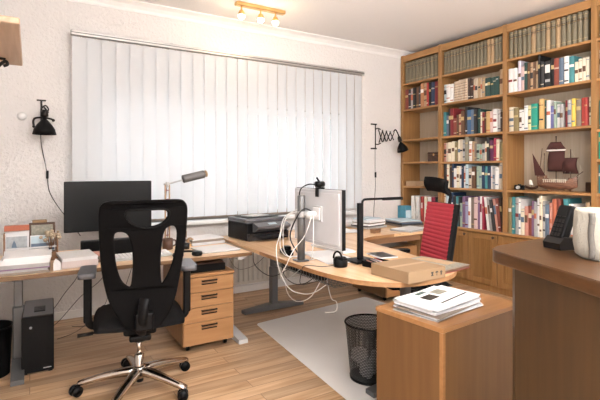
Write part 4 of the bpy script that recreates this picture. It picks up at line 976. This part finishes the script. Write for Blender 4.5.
b = MB(); b.box(-.055, .055, -.055, .055, 0, .20, 'blue', .003); b.build('carton', t)
b = MB(); b.box(-.04, .04, -.0565, -.055, .05, .15, 'bk pale blue'); b.build('printed_panel', t)
t = thing('paper_roll', 'long white paper roll lying on the corner desk below the sill', 'paper roll', (2.62, 3.80, RZ_), R(3))
b = MB(); b.lathe([(.03, -.30), (.046, -.30), (.046, .30), (.03, .30)], 'paper', seg=24, closed=True, mtx=Matrix.Translation((0, 0, .0465)) @ Matrix.Rotation(R(90), 4, 'Y')); b.build('roll', t)
# ------------------------------------------------------------------ cables
def cable(name, label, pts, r, m, group=None, n=6):
    b = MB(); b.tube(smooth_path(pts, n), r*.62, m, 6); return tag(b.build(name), label, 'cable', group)
cable('power_cable', 'black cable sagging from the left desk to the wall, near the tower', [(.30, 3.85, .65), (.33, 3.95, .48), (.24, 4.1, .30), (.16, 4.25, .14), (.10, 4.38, .10)], .004, 'cable_black')
cable('power_cable', 'black cable hanging from the middle of the desk to the floor', [(.62, 3.85, .65), (.50, 3.95, .42), (.36, 4.1, .26), (.20, 4.2, .05), (.05, 4.0, .012)], .004, 'cable_black')
cable('power_cable', 'black cable running across the floor behind the office chair', [(.66, 3.80, .65), (.56, 3.9, .40), (.52, 3.95, .2), (.34, 4.0, .02), (.18, 3.9, .008)], .0035, 'cable_black')
cable('power_cable', 'brown cable looping behind the black chair back under the desk', [(.74, 3.80, .65), (.70, 3.9, .42), (.62, 4.0, .16), (.50, 4.1, .01), (.3, 4.15, .008)], .0035, 'cable_black')
cable('data_cable', 'thin grey cable hanging from the left desk before the radiator', [(1.53, 3.80, .66), (1.58, 3.9, .50), (1.74, 4.05, .34), (1.95, 4.15, .33), (2.1, 4.2, .40)], .0035, 'iron')
W = [
 [(1.53, 2.55, 1.03), (1.48, 2.60, 1.0), (1.46, 2.66, .90), (1.46, 2.68, .78), (1.52, 2.70, .71), (1.58, 2.64, .712)],
 [(1.55, 2.60, 1.04), (1.48, 2.66, .98), (1.45, 2.67, .86), (1.44, 2.70, .76), (1.445, 2.66, .62), (1.50, 2.6, .50), (1.62, 2.55, .47), (1.72, 2.5, .53)],
 [(1.57, 2.46, 1.00), (1.52, 2.46, .88), (1.47, 2.52, .78), (1.44, 2.56, .68), (1.45, 2.66, .58), (1.58, 2.78, .53), (1.72, 2.8, .60)],
 [(1.58, 2.45, 1.02), (1.56, 2.42, .84), (1.56, 2.44, .74), (1.60, 2.50, .712), (1.70, 2.54, .71)],
 [(1.54, 2.58, 1.02), (1.51, 2.66, 1.0), (1.48, 2.67, .92), (1.49, 2.69, .78), (1.52, 2.70, .72), (1.5, 2.6, .715)],
]
L = ['white cable looping widest left of the monitor pole', 'white cable hanging from the pole below the desk edge', 'white cable running down in front of the pole to the tray',
     'short white cable dropping right of the monitor pole', 'white cable bowing out high beside the monitor pole']
for p, l in zip(W, L): cable('white_cable', l, p, .0045, 'cable_white', 'white cables around the monitor pole')
cable('white_cable', 'white cable hanging from the wire tray in a low loop', [(1.70, 3.05, .56), (1.66, 2.95, .40), (1.64, 2.78, .36), (1.66, 2.62, .42), (1.70, 2.55, .54)], .004, 'cable_white', 'white cables under the corner desk')
cable('white_cable', 'white cable dangling lowest at the near end of the tray', [(1.72, 2.50, .56), (1.70, 2.42, .46), (1.70, 2.36, .45), (1.68, 2.34, .40), (1.64, 2.40, .38)], .004, 'cable_white', 'white cables under the corner desk')
cable('black_cable', 'black cable running from the round speaker over the desk edge', [(1.62, 2.27, .712), (1.55, 2.30, .706), (1.46, 2.36, .71), (1.445, 2.38, .66), (1.47, 2.42, .58), (1.64, 2.48, .57)], .0035, 'cable_black')
cable('black_cable', 'black cable bundle bending from the pole to the monitor back', [(1.56, 2.62, .74), (1.49, 2.60, .86), (1.50, 2.52, 1.0), (1.54, 2.49, 1.05), (1.60, 2.46, 1.02)], .008, 'cable_black')
cable('black_cable', 'black cable lying along the wire tray under the corner desk', [(1.69, 3.12, .60), (1.67, 2.95, .565), (1.76, 2.80, .60), (1.68, 2.6, .565), (1.78, 2.45, .59), (1.70, 2.38, .60)], .010, 'cable_black')
cable('black_cable', 'black cable sagging below the middle of the wire tray', [(1.70, 3.10, .57), (1.66, 2.98, .50), (1.66, 2.84, .47), (1.67, 2.70, .50), (1.70, 2.60, .57)], .005, 'cable_black')
cable('black_cable', 'black cable hanging from the printer end of the desk', [(1.60, 3.40, .66), (1.56, 3.30, .54), (1.60, 3.1, .48), (1.68, 3.0, .53), (1.70, 2.9, .60)], .005, 'cable_black')
t = thing('power_adapter', 'black power adapter brick on the desk left of the monitor pole', 'adapter', (1.575, 2.80, RZ_), R(80))
b = MB(); b.box(-.07, .07, -.03, .03, 0, .035, 'black', .006); b.build('body', t)
b = MB(); b.box(-.04, .02, -.025, .025, .0355, .062, 'black', .006); b.build('plug', t)

# ------------------------------------------------------------------ wall lamps
def shade_prof(): return [(.012, 0), (.014, -.02), (.022, -.03), (.032, -.045), (.05, -.07), (.068, -.105), (.078, -.15), (.075, -.15), (.064, -.105), (.046, -.072), (.026, -.048), (.01, -.035)]
t = thing('wall_lamp', 'black dome wall lamp left of the window blinds', 'lamp', (.085, YW, 1.80))
b = MB(); b.box(-.008, .008, -.012, -.001, -.14, .10, 'iron', .002); b.box(-.035, .035, -.014, -.001, .092, .104, 'iron', .002); b.build('wall_bar', t)
b = MB()
b.tube(smooth_path([(0, -.01, .03), (.03, -.06, .05), (.05, -.09, .01), (.01, -.11, -.02)], 5), .006, 'iron', 8)
b.tube(smooth_path([(0, -.01, .0), (.05, -.04, -.005), (.02, -.08, .03), (.04, -.11, .0)], 5), .006, 'iron', 8)
b.tube(smooth_path([(-.055, -.10, -.13), (-.06, -.10, -.09), (-.045, -.10, -.065), (0, -.12, -.06), (.06, -.12, -.066), (.085, -.12, -.075)], 4), .008, 'iron', 8)
b.ball((.085, -.12, -.078), .013, 'iron'); b.ball((-.056, -.1, -.135), .012, 'iron'); b.build('arm', t)
b = MB(); b.lathe([(.020, .02), (.028, .0), (.030, -.03), (.02, -.045), (.02, .02)], 'iron', .02, -.12, -.015, 20)
b.lathe(shade_prof(), 'black', .02, -.12, -.05, 32, closed=True)
sh = b.build('shade', t)
for v in sh.data.vertices:
    if v.co.z < -.06: v.co.x = .02+(v.co.x-.02)*1.15; v.co.y = -.12+(v.co.y+.12)*1.15
b = MB(); b.tube(smooth_path([(-.005, -.006, -.14), (.0, -.006, -.28), (.03, -.006, -.45), (.045, -.008, -.55), (.06, -.008, -.68), (.13, -.008, -.82), (.22, -.01, -.95), (.3, -.012, -1.08)], 6), .0032, 'cable_black', 6); cb = b.build('cord', t)
b = MB(); b.box(.035, .055, -.022, -.001, -.57, -.50, 'black', .004); b.build('switch', cb)
t = thing('scissor_lamp', 'black scissor-arm wall lamp between the blinds and the bookcase', 'lamp', (3.79, YW, 1.74))
b = MB(); b.box(-.006, .006, -.012, -.001, -.165, .155, 'iron', .002)
for z in (.15, -.16): b.box(-.075, .02, -.014, -.001, z-.009, z+.009, 'iron', .002)
b.tube(smooth_path([(0, -.012, .09), (.03, -.02, .10), (.06, -.04, .085)], 4), .007, 'iron', 8); b.tube(smooth_path([(0, -.012, -.10), (.03, -.02, -.105), (.06, -.04, -.09)], 4), .007, 'iron', 8); b.build('wall_bar', t)
b = MB(); n = 4; p0 = Vector((.03, -.03, 0)); d = Vector((.043, -.024, 0))
for k in range(n):
    a = p0+d*k; c = p0+d*(k+1)
    hz = .085-.008*k
    b.tube([(a.x, a.y, hz), (c.x, c.y, -hz+.008)], .0065, 'iron', 8); b.tube([(a.x, a.y-.012, -hz), (c.x, c.y-.012, hz-.008)], .0065, 'iron', 8)
    b.ball(((a.x+c.x)/2, (a.y+c.y)/2-.006, 0), .010, 'iron', sub=1)
e = p0+d*n
b.tube(smooth_path([(e.x, e.y, .05), (e.x+.02, e.y-.01, .085), (e.x+.05, e.y-.025, .03), (e.x+.065, e.y-.03, -.02)], 4), .008, 'iron', 8); b.build('scissor_arm', t)
b = MB(); mt = Matrix.Translation((e.x+.066, e.y-.03, -.02)) @ Matrix.Rotation(R(-22), 4, 'Y')
b.lathe([(.012, .02), (.022, .0), (.026, -.05), (.020, -.055)], 'iron', seg=18, mtx=mt)
b.lathe([(r*.95, z*.9) for r, z in shade_prof()], 'black', seg=30, closed=True, mtx=mt @ Matrix.Translation((0, 0, -.045))); b.build('shade', t)
b = MB(); b.tube(smooth_path([(-.004, -.006, -.165), (-.005, -.006, -.4), (.0, -.006, -.62), (-.012, -.006, -.8), (-.03, -.007, -1.0), (-.02, -.007, -1.1)], 6), .003, 'cable_black', 6); cb = b.build('cord', t)
b = MB(); b.box(-.012, .008, -.022, -.001, -.53, -.46, 'black', .004); b.build('switch', cb)

# ------------------------------------------------------------------ black office chair
def plate_from_outline(outline, holes, th, bev):
    cu = bpy.data.curves.new('outline', 'CURVE'); cu.dimensions = '2D'; cu.fill_mode = 'BOTH'
    cu.extrude = th/2-bev; cu.bevel_depth = bev; cu.bevel_resolution = 1
    for ring in [outline]+holes:
        sp = cu.splines.new('POLY'); sp.points.add(len(ring)-1)
        for i, p in enumerate(ring): sp.points[i].co = (p[0], p[1], 0, 1)
        sp.use_cyclic_u = True
    o = bpy.data.objects.new('outline', cu); C.objects.link(o)
    dg = bpy.context.evaluated_depsgraph_get(); dg.update()
    me = bpy.data.meshes.new_from_object(o.evaluated_get(dg))
    bpy.data.objects.remove(o); bpy.data.curves.remove(cu); return me
def closed_smooth(pts, n=3):
    P = [Vector((*p, 0)) for p in pts]; N = len(P); out = []
    for i in range(N):
        a, b_, c, d = P[i-1], P[i], P[(i+1) % N], P[(i+2) % N]
        for k in range(n):
            t = k/n; q = .5*((2*b_)+(c-a)*t+(2*a-5*b_+4*c-d)*t*t+(3*b_-a-3*c+d)*t**3); out.append((q.x, q.y))
    return out
t = thing('office_chair', 'black mesh-back office chair with polished star base in front of left desk', 'chair', (.560, 2.785, 0), R(-9))
K = 1/183
def pc(p): return [((x-143.5)*K*.915+.018, .45+(1.3-(y-170.5)*K-.45)*.99) for x, y in p]
out_ = closed_smooth(pc([(108, 200.5), (126, 200), (144, 199.8), (162, 199.8), (179, 200), (185, 202.5), (187.5, 209), (187, 225), (185.5, 245), (183, 265), (179.5, 285), (174.5, 303), (167, 318), (158, 328), (150, 332), (138, 332), (128, 328), (118, 316), (109, 300), (104, 283), (101, 265), (99.7, 245), (99, 225), (99, 210), (101.5, 203)]), 3)
h1 = closed_smooth(pc([(126, 208), (145, 207.5), (162, 207.5), (168, 210), (168.5, 215), (164, 221), (156, 225), (146, 226.3), (136, 224.5), (128, 220), (123.5, 213)]), 3)
h2 = closed_smooth(pc([(113, 229), (120, 228), (126.5, 231), (130.5, 240), (132.5, 254), (132.5, 270), (130.5, 286), (125, 286.5), (118, 279), (113.5, 265), (111.3, 248), (110.8, 235)]), 3)
h3 = closed_smooth(pc([(165, 226.5), (171, 224), (176.5, 226), (179, 234), (178, 248), (175.5, 262), (171, 275), (164, 286), (160.2, 286), (159, 272), (158.8, 256), (160, 240), (162, 231)]), 3)
def back_curve(x, z):
    lum = .035*math.exp(-((z-.72)/.16)**2)
    lean = .09*(z-.45)
    return -.235-lean+lum+.75*x*x
me = plate_from_outline(out_, [h1, h2, h3], .026, .008)
for v in me.vertices:
    x, z, n_ = v.co.x, v.co.y, v.co.z
    v.co = (x, back_curve(x, z)+n_, z)
me.materials.clear(); me.materials.append(M['mesh_black'])
for p in me.polygons: p.use_smooth = False
o = bpy.data.objects.new('backrest', me); C.objects.link(o); o.parent = t
rim = [(x, back_curve(x, z), z) for x, z in out_] ; rim.append(rim[0])
b = MB(); b.tube(rim, .009, 'black', 8, cap=False); 
for hh in (h1,):
    rr = [(x, back_curve(x, z)-.014, z) for x, z in hh]; rr.append(rr[0]); b.tube(rr, .004, 'black', 6, cap=False)
b.build('back_frame', t)
b = MB(); b.tube(smooth_path([(.018, -.262, .60), (.01, -.278, .56), (0, -.275, .48), (0, -.20, .40), (0, -.06, .385)], 5), .03, 'black', 12, flat=.6)
b.box(-.035, .065, -.285, -.245, .43, .53, 'black', .012, seg=2)
b.build('spine', t)
# seat: waterfall cushion
b = MB()
def seat(u, v):
    x = (u-.5)*.50; y = -.235+v*.50
    e = max(abs(2*u-1)**4, abs(2*v-1)**4)
    return (x*(1-.08*abs(2*v-1)**3), y, .490-.055*e-.012*(1-abs(2*u-1)**2)+.0)
g1 = b.sheet(seat, 14, 14, 'fabric_black'); g2 = b.sheet(lambda u, v: (seat(u, v)[0]*.93, -.235+.02+v*.46, .425+.0*u), 14, 14, 'black')
E_ = [(i, 0) for i in range(14)]+[(14, i) for i in range(14)]+[(i, 14) for i in range(14, 0, -1)]+[(0, i) for i in range(14, 0, -1)]
for q, (i, j) in enumerate(E_):
    i2, j2 = E_[(q+1) % len(E_)]
    f = b.bm.faces.new((g1[i][j], g1[i2][j2], g2[i2][j2], g2[i][j])); f.smooth = True; f.material_index = 1
b.build('seat', t)
b = MB(); b.box(-.09, .09, -.12, .12, .355, .424, 'black', .015, seg=2); b.box(-.06, .06, -.14, .05, .325, .36, 'black', .012, seg=2); b.lathe([(.045, .29), (.05, .33)], 'black', 0, 0, 0, 20); b.build('mechanism', t)
b = MB(); b.tube([(-.08, .0, .385), (-.20, -.02, .375), (-.30, -.03, .370)], .007, 'black', 8); b.tube([(-.25, -.027, .372), (-.33, -.035, .369)], .011, 'black', 8); b.build('tilt_lever', t)
for sx in (-1, 1):
    b = MB()
    b.box(sx*.28-.022, sx*.28+.022, -.03+.03, .045, .42, .695, 'black', .010, seg=2)
    b.tube(smooth_path([(sx*.10, .02, .40), (sx*.20, .02, .395), (sx*.265, .02, .405), (sx*.28, .022, .46)], 5), .022, 'black', 10)
    s2 = b.build('armrest_support', t)
    b = MB(); b.prism(round_poly([(sx*.28-.047, -.10), (sx*.28+.047, -.10), (sx*.28+.043, .15), (sx*.28-.043, .15)], .03), .697, .728, 'pad_grey', 'Z', smooth=True); b.build('armrest_pad', t)
b = MB(); b.lathe([(.014, .20), (.014, .30)], 'chrome', seg=20); b.build('gas_piston', t)
b = MB(); b.lathe([(.024, .065), (.027, .07), (.027, .205), (.018, .212)], 'chrome', seg=24); b.lathe([(.022, .045), (.024, .065)], 'black', seg=20)
b.build('column', t)
cas = [(math.radians(a), .335) for a in (172, 99, 27, -45, -117)]
b = MB()
for a, r in cas:
    ca, sa = math.cos(a), math.sin(a)
    pr = []
    N = 8
    rings = []
    for k in range(N+1):
        u = k/N; rr = .018+u*(r-.018)
        zt = .135-.055*u**1.5; w = .031-.012*u; hh = .044-.022*u
        rings.append([b.bm.verts.new((ca*rr-sa*q, sa*rr+ca*q, zt+dz)) for q, dz in ((-w, -hh), (-w, -hh*.3), (-w*.55, 0), (w*.55, 0), (w, -hh*.3), (w, -hh))])
    fs = []
    for A, B in zip(rings, rings[1:]):
        for k in range(6): fs.append(b.bm.faces.new((A[k], A[(k+1) % 6], B[(k+1) % 6], B[k])))
    fs.append(b.bm.faces.new(rings[0])); fs.append(b.bm.faces.new(list(reversed(rings[-1]))))
    b._fin(fs, 'chrome', True)
b.lathe([(.035, .09), (.042, .10), (.042, .13), (.035, .14)], 'chrome', seg=24)
b.build('star_base', t)
def caster(parent, x, y, yaw, ztop=.072, R_=.030):
    c, s_ = math.cos(yaw), math.sin(yaw)
    b = MB(); b.lathe([(.007, R_), (.007, ztop)], 'steel', x, y, 0, 10)
    b.tube([(x-s_*.012+c*.010-c*.012, y+c*.012+s_*.010-s_*.012, ztop-.016), (x+c*.02, y+s_*.02, ztop-.02)], .012, 'black', 8)
    k = b.build('caster', parent)
    for sg in (-1, 1):
        b = MB(); cx, cy = x+c*.014, y+s_*.014
        b.tube([(cx-s_*sg*.006, cy+c*sg*.006, R_), (cx-s_*sg*.024, cy+c*sg*.024, R_)], R_, 'black', 20)
        b.build('wheel', k)
for i, (a, r) in enumerate(cas): caster(t, math.cos(a)*r, math.sin(a)*r, a+.8+i)

# ------------------------------------------------------------------ red chair
t = thing('office_chair', 'red ribbed office chair with black headrest behind the corner desk', 'chair', (2.59, 2.565, .003), R(73))
b = MB()
TL = R(9)
def ribbed(w, h, th, n=17):
    pts = []
    for k in range(n):
        z0 = k*h/n; z1 = (k+1)*h/n
        for q in (0.04, .2, .5, .8, .96): pts.append((th+.006*math.sin(PI*q)**.6, z0+(z1-z0)*q))
    return [(0.0, 0)] + [(.004, 0)] + pts + [(0.004, h), (0, h)]
pr = ribbed(.42, .54, .028)
mt = Matrix.Translation((0, -.185, .50)) @ Matrix.Rotation(TL, 4, 'X')
b.prism(pr, -.195, .195, 'red', 'X', mtx=mt, smooth=False)
for f in b.bm.faces:
    if len(f.verts) > 6: f.material_index = b.mi('black')
b.build('backrest', t)
b = MB(); b.box(-.197, .197, -.026, -.001, -.005, .545, 'black', .006); b.xf(mt); b.build('back_shell', t)
b = MB(); b.tube([mt @ Vector((0, -.03, .15)), mt @ Vector((0, -.05, .48)), mt @ Vector((0, -.055, .60)), mt @ Vector((0, -.02, .66))], .014, 'black', 10); b.tube(smooth_path([mt @ Vector((0, -.03, .2)), (0, -.19, .46), (0, -.10, .42), (0, 0, .42)], 5), .028, 'black', 10, flat=.6); b.build('back_stem', t)
b = MB()
mh = Matrix.Translation((0, -.255, 1.13)) @ Matrix.Rotation(R(-16), 4, 'X') @ Matrix.Rotation(R(-6), 4, 'Y')
def hr(u, v): 
    x = (u-.5)*.29; return (x, .014+.05*(2*u-1)**2*.6+.02*math.sin(PI*v), -.005+v*.125)
b.sheet(hr, 12, 8, 'fabric_black', th=.03); b.xf(mh); b.build('headrest', t)
b = MB(); g1 = b.sheet(seat, 14, 14, 'fabric_black'); g2 = b.sheet(lambda u, v: (seat(u, v)[0]*.93, -.235+.02+v*.46, .425), 14, 14, 'black')
for q, (i, j) in enumerate(E_):
    i2, j2 = E_[(q+1) % len(E_)]
    f = b.bm.faces.new((g1[i][j], g1[i2][j2], g2[i2][j2], g2[i][j])); f.smooth = True; f.material_index = 1
b.xf(Matrix.Translation((0, .03, 0))); b.build('seat', t)
b = MB(); b.box(-.09, .09, -.10, .12, .35, .424, 'black', .015, seg=2); b.lathe([(.02, .08), (.024, .36)], 'black', seg=18); b.build('mechanism', t)
for sx in (-1, 1):
    b = MB(); b.box(sx*.275-.02, sx*.275+.02, -.01, .03, .42, .60, 'black', .010, seg=2)
    b.tube(smooth_path([(sx*.10, .01, .40), (sx*.20, .01, .395), (sx*.265, .01, .405), (sx*.275, .01, .46)], 5), .02, 'black', 10); b.build('armrest_support', t)
    b = MB(); b.prism(round_poly([(sx*.275-.04, -.11), (sx*.275+.04, -.11), (sx*.275+.036, .13), (sx*.275-.036, .13)], .03), .602, .628, 'black', 'Z', smooth=True); b.build('armrest_pad', t)
b = MB()
for k in range(5):
    a = 2*PI*k/5+.3; b.tube([(.02*math.cos(a), .02*math.sin(a), .10), (.17*math.cos(a), .17*math.sin(a), .09), (.30*math.cos(a), .30*math.sin(a), .07)], .02, 'black', 8, radii=[.024, .02, .014])
b.lathe([(.04, .07), (.045, .12), (.03, .13)], 'black', seg=20); b.build('star_base', t)
for k in range(5): a = 2*PI*k/5+.3; caster(t, .30*math.cos(a), .30*math.sin(a), a+1)

# ------------------------------------------------------------------ floor mat and waste basket
b = MB(); b.prism(round_poly([(1.64, 3.44), (1.505, 1.62), (2.86, 1.52), (2.98, 3.28), (2.95, 3.60)], .04), 0.0002, .003, 'mat', 'Z'); tag(b.build('chair_mat'), 'large pale grey translucent chair mat on the wooden floor', 'chair mat')
t = thing('waste_basket', 'round black wire-mesh waste basket standing on the grey mat', 'waste basket', (1.825, 2.185, .0032))
b = MB(); b.sheet(lambda u, v: ((.118+.032*v)*math.cos(2*PI*u), (.118+.032*v)*math.sin(2*PI*u), .012+.333*v), 40, 6, 'bin_mesh', uv=True); b.build('mesh_wall', t, recalc=False)
b = MB(); b.tube([(.150*math.cos(a), .150*math.sin(a), .345) for a in [2*PI*k/40 for k in range(41)]], .006, 'black', 8, cap=False); b.build('rim', t)
b = MB(); b.lathe([(0, 0), (.120, 0), (.122, .016), (.117, .016), (.115, .004), (0, .004)], 'black', seg=36, closed=True); b.build('base', t)
r2 = random.Random(2)
for k, (x, y, z, r) in enumerate(((-.03, -.02, .054, .048), (.055, .02, .05, .045), (-.045, .04, .13, .05), (.03, -.045, .125, .045))):
    b = MB(); vs = b.ball((0, 0, 0), r, 'paper_grey' if k % 2 else 'paper', sub=3)
    for v in vs: v.co *= 1+.35*noise.noise(v.co*60+Vector((k*7, 0, 0)))
    for f in b.bm.faces: f.smooth = False
    o = b.build('crumpled_paper'); o.location = (1.825+x, 2.185+y, z+.01)
    tag(o, ['white crumpled paper at the bottom left inside the waste basket', 'grey crumpled paper at the bottom right inside the waste basket', 'white crumpled paper on top at the left inside the waste basket', 'grey crumpled paper on top at the right inside the waste basket'][k], 'paper', 'crumpled papers in the waste basket')

# ------------------------------------------------------------------ low cabinet with magazines
t = thing('low_cabinet', 'low wooden cabinet in front of the corner desk carrying magazines', 'cabinet', (1.518, 1.329, 0), R(5))
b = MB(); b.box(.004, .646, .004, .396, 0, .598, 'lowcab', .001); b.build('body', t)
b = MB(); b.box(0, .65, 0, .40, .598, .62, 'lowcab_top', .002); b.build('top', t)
b = MB(); b.box(.0, .018, 0, .0035, 0, .598, 'lowcab_top'); b.box(.0, .0035, .0035, .018, 0, .598, 'lowcab_top'); b.build('edge_strip', t)
c_, s_ = math.cos(R(5)), math.sin(R(5))
def on_cab(x, y, z=.62): return (1.518+c_*x-s_*y, 1.329+s_*x+c_*y, z)
t = thing('magazine_stack', 'pile of white magazines and newspapers on the low wooden cabinet', 'magazines', on_cab(.235, .20), R(8))
r2 = random.Random(11); z = 0
for k in range(9):
    b = MB(); h = r2.choice((.004, .006, .008)); a = r2.uniform(-4, 4); w, d = r2.uniform(.36, .40), r2.uniform(.22, .25)
    pts = round_poly([(-w/2, -d/2), (w/2, -d/2), (w/2, d/2), (-w/2, d/2)], [.004, .012, .004, .004], 3)
    b.prism(pts, z, z+h, ('bk grey', 'paper', 'paper_grey', 'bk grey brown', 'paper', 'paper_grey', 'bk grey', 'paper_grey', 'paper')[k], 'Z')
    b.xf(Matrix.Translation((r2.uniform(-.012, .012), r2.uniform(-.01, .01), 0)) @ Matrix.Rotation(R(a), 4, 'Z')); b.build('magazine', t); z += h+.0002
zt = z
b = MB(); b.box(-.10, .17, -.08, .115, zt, zt+.003, 'paper', 0); b.xf(Matrix.Rotation(R(6), 4, 'Z')); top_ = b.build('top_magazine', t)
b = MB(); b.box(-.095, .0, -.01, .05, zt+.0031, zt+.0036, 'ink'); b.box(.03, .12, .01, .07, zt+.0031, zt+.0036, 'print'); b.box(-.095, .165, -.072, -.062, zt+.0031, zt+.0036, 'ink'); b.box(-.06, .02, .075, .10, zt+.0031, zt+.0036, 'bk dark green'); b.xf(Matrix.Rotation(R(6), 4, 'Z')); b.build('cover_print', top_)

# ------------------------------------------------------------------ counter at the right edge
t = thing('counter', 'dark walnut counter with a thick rounded top at the right edge', 'counter', (0, 0, 0))
cz = 1.0
slab = [(1.505, 1.085), (1.20, .30), (1.75, .08), (2.25, 1.02), (2.06, 1.15), (1.60, 1.125)]
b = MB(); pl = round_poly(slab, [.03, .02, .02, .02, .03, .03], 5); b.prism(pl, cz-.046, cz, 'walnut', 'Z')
bmesh.ops.bevel(b.bm, geom=[e for e in b.bm.edges if abs(e.verts[0].co.z-e.verts[1].co.z) < 1e-5], offset=.016, segments=3, affect='EDGES', profile=.5)
for f in b.bm.faces: f.smooth = abs(f.normal.z) < .95
b.build('countertop', t)
b = MB(); body = [(1.500, .985), (1.255, .34), (1.74, .13), (2.20, 1.0), (2.03, 1.08), (1.60, 1.06)]
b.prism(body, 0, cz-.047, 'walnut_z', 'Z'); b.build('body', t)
t = thing('telephone', 'black cordless telephone leaning in its cradle on the walnut counter', 'telephone', (1.765, .955, cz), R(-108)); t.scale = (1.2, 1.2, 1.2)
b = MB(); b.prism([(-.045, 0), (.05, 0), (.055, .012), (.02, .035), (-.03, .040), (-.048, .02)], -.035, .035, 'iron', 'X'); b.build('cradle', t)
b = MB(); mt = Matrix.Translation((0, -.022, .028)) @ Matrix.Rotation(R(-22), 4, 'X')
b.box(-.028, .028, -.015, .015, 0, .115, 'black', .008, seg=3); b.xf(mt); hs = b.build('handset', t)
b = MB(); b.box(-.018, .018, -.0162, -.0152, .075, .105, 'screen')
for r_ in range(4):
    for k in range(3): b.box(-.017+k*.0125, -.008+k*.0125, -.0165, -.0152, .010+r_*.015, .020+r_*.015, 'iron')
b.xf(mt); b.build('keypad', hs)
t = thing('felt_vase', 'cream felt vessel with a grey seam standing on the walnut counter', 'vase', (1.695, .765, cz))
b = MB(); b.lathe([(0, 0), (.085, 0), (.100, .012), (.106, .05), (.106, .11), (.102, .158), (.098, .166), (.092, .160), (.094, .06), (.085, .02), (0, .016)], 'felt', seg=40, closed=True)
for v in b.bm.verts: v.co *= 1+.02*noise.noise(v.co*25)
b.build('body', t)
b = MB(); a0 = R(178); b.tube([((.108)*math.cos(a0+.02*math.sin(k)), .108*math.sin(a0+.02*math.sin(k)), .01+k*.0165) for k in range(10)], .010, 'felt_grey', 8); b.build('seam', t)

# ------------------------------------------------------------------ light and camera
w = bpy.data.worlds.new('daylight'); S.world = w; w.use_nodes = True
bg = w.node_tree.nodes['Background']; bg.inputs[0].default_value = (.93, .965, 1.0, 1); bg.inputs[1].default_value = .42
def area(name, loc, rot, sx, sy, e, col):
    l = bpy.data.lights.new(name, 'AREA'); l.shape = 'RECTANGLE'; l.size = sx; l.size_y = sy; l.energy = e; l.color = col
    o = bpy.data.objects.new(name, l); C.objects.link(o); o.location = loc; o.rotation_euler = rot; return o
area('window_daylight', (1.93, YW+.9, 1.75), (R(-80), 0, 0), 3.4, 2.0, 8.5, (.95, .98, 1))
for i, x in enumerate((-.20, .0, .16)):
    l = bpy.data.lights.new('spot_bulb', 'POINT'); l.energy = .7; l.color = (1, .76, .5); l.shadow_soft_size = .03
    o = bpy.data.objects.new('spot_bulb', l); C.objects.link(o); o.location = (1.90+x, 3.88, ZC-.21)
# unseen fill lights added behind the camera: one from the side, one upwards
area('added_side_fill', (XL-.5, -1.25, 1.3), (R(90), 0, R(-90)), 1.8, 2.3, 82, (.96, .98, 1))
area('added_rear_fill', (1.6, -1.0, 1.9), (R(180), 0, 0), .8, .8, 160, (1, .985, .97))  # added fill, bounced off the ceiling to brighten the room
cam = bpy.data.cameras.new('camera'); co = bpy.data.objects.new('camera', cam); C.objects.link(co)
co.location = (0, 0, 1.3); co.rotation_euler = (R(90), 0, R(-31.1))
cam.sensor_width = 36; cam.lens = 448/600*36; cam.shift_y = -29.5/600; cam.clip_start = .05
S.camera = co
S.view_settings.view_transform = 'Standard'; S.view_settings.look = 'None'; S.view_settings.gamma = 1
S.view_settings.use_curve_mapping = False; S.view_settings.exposure = 1.17
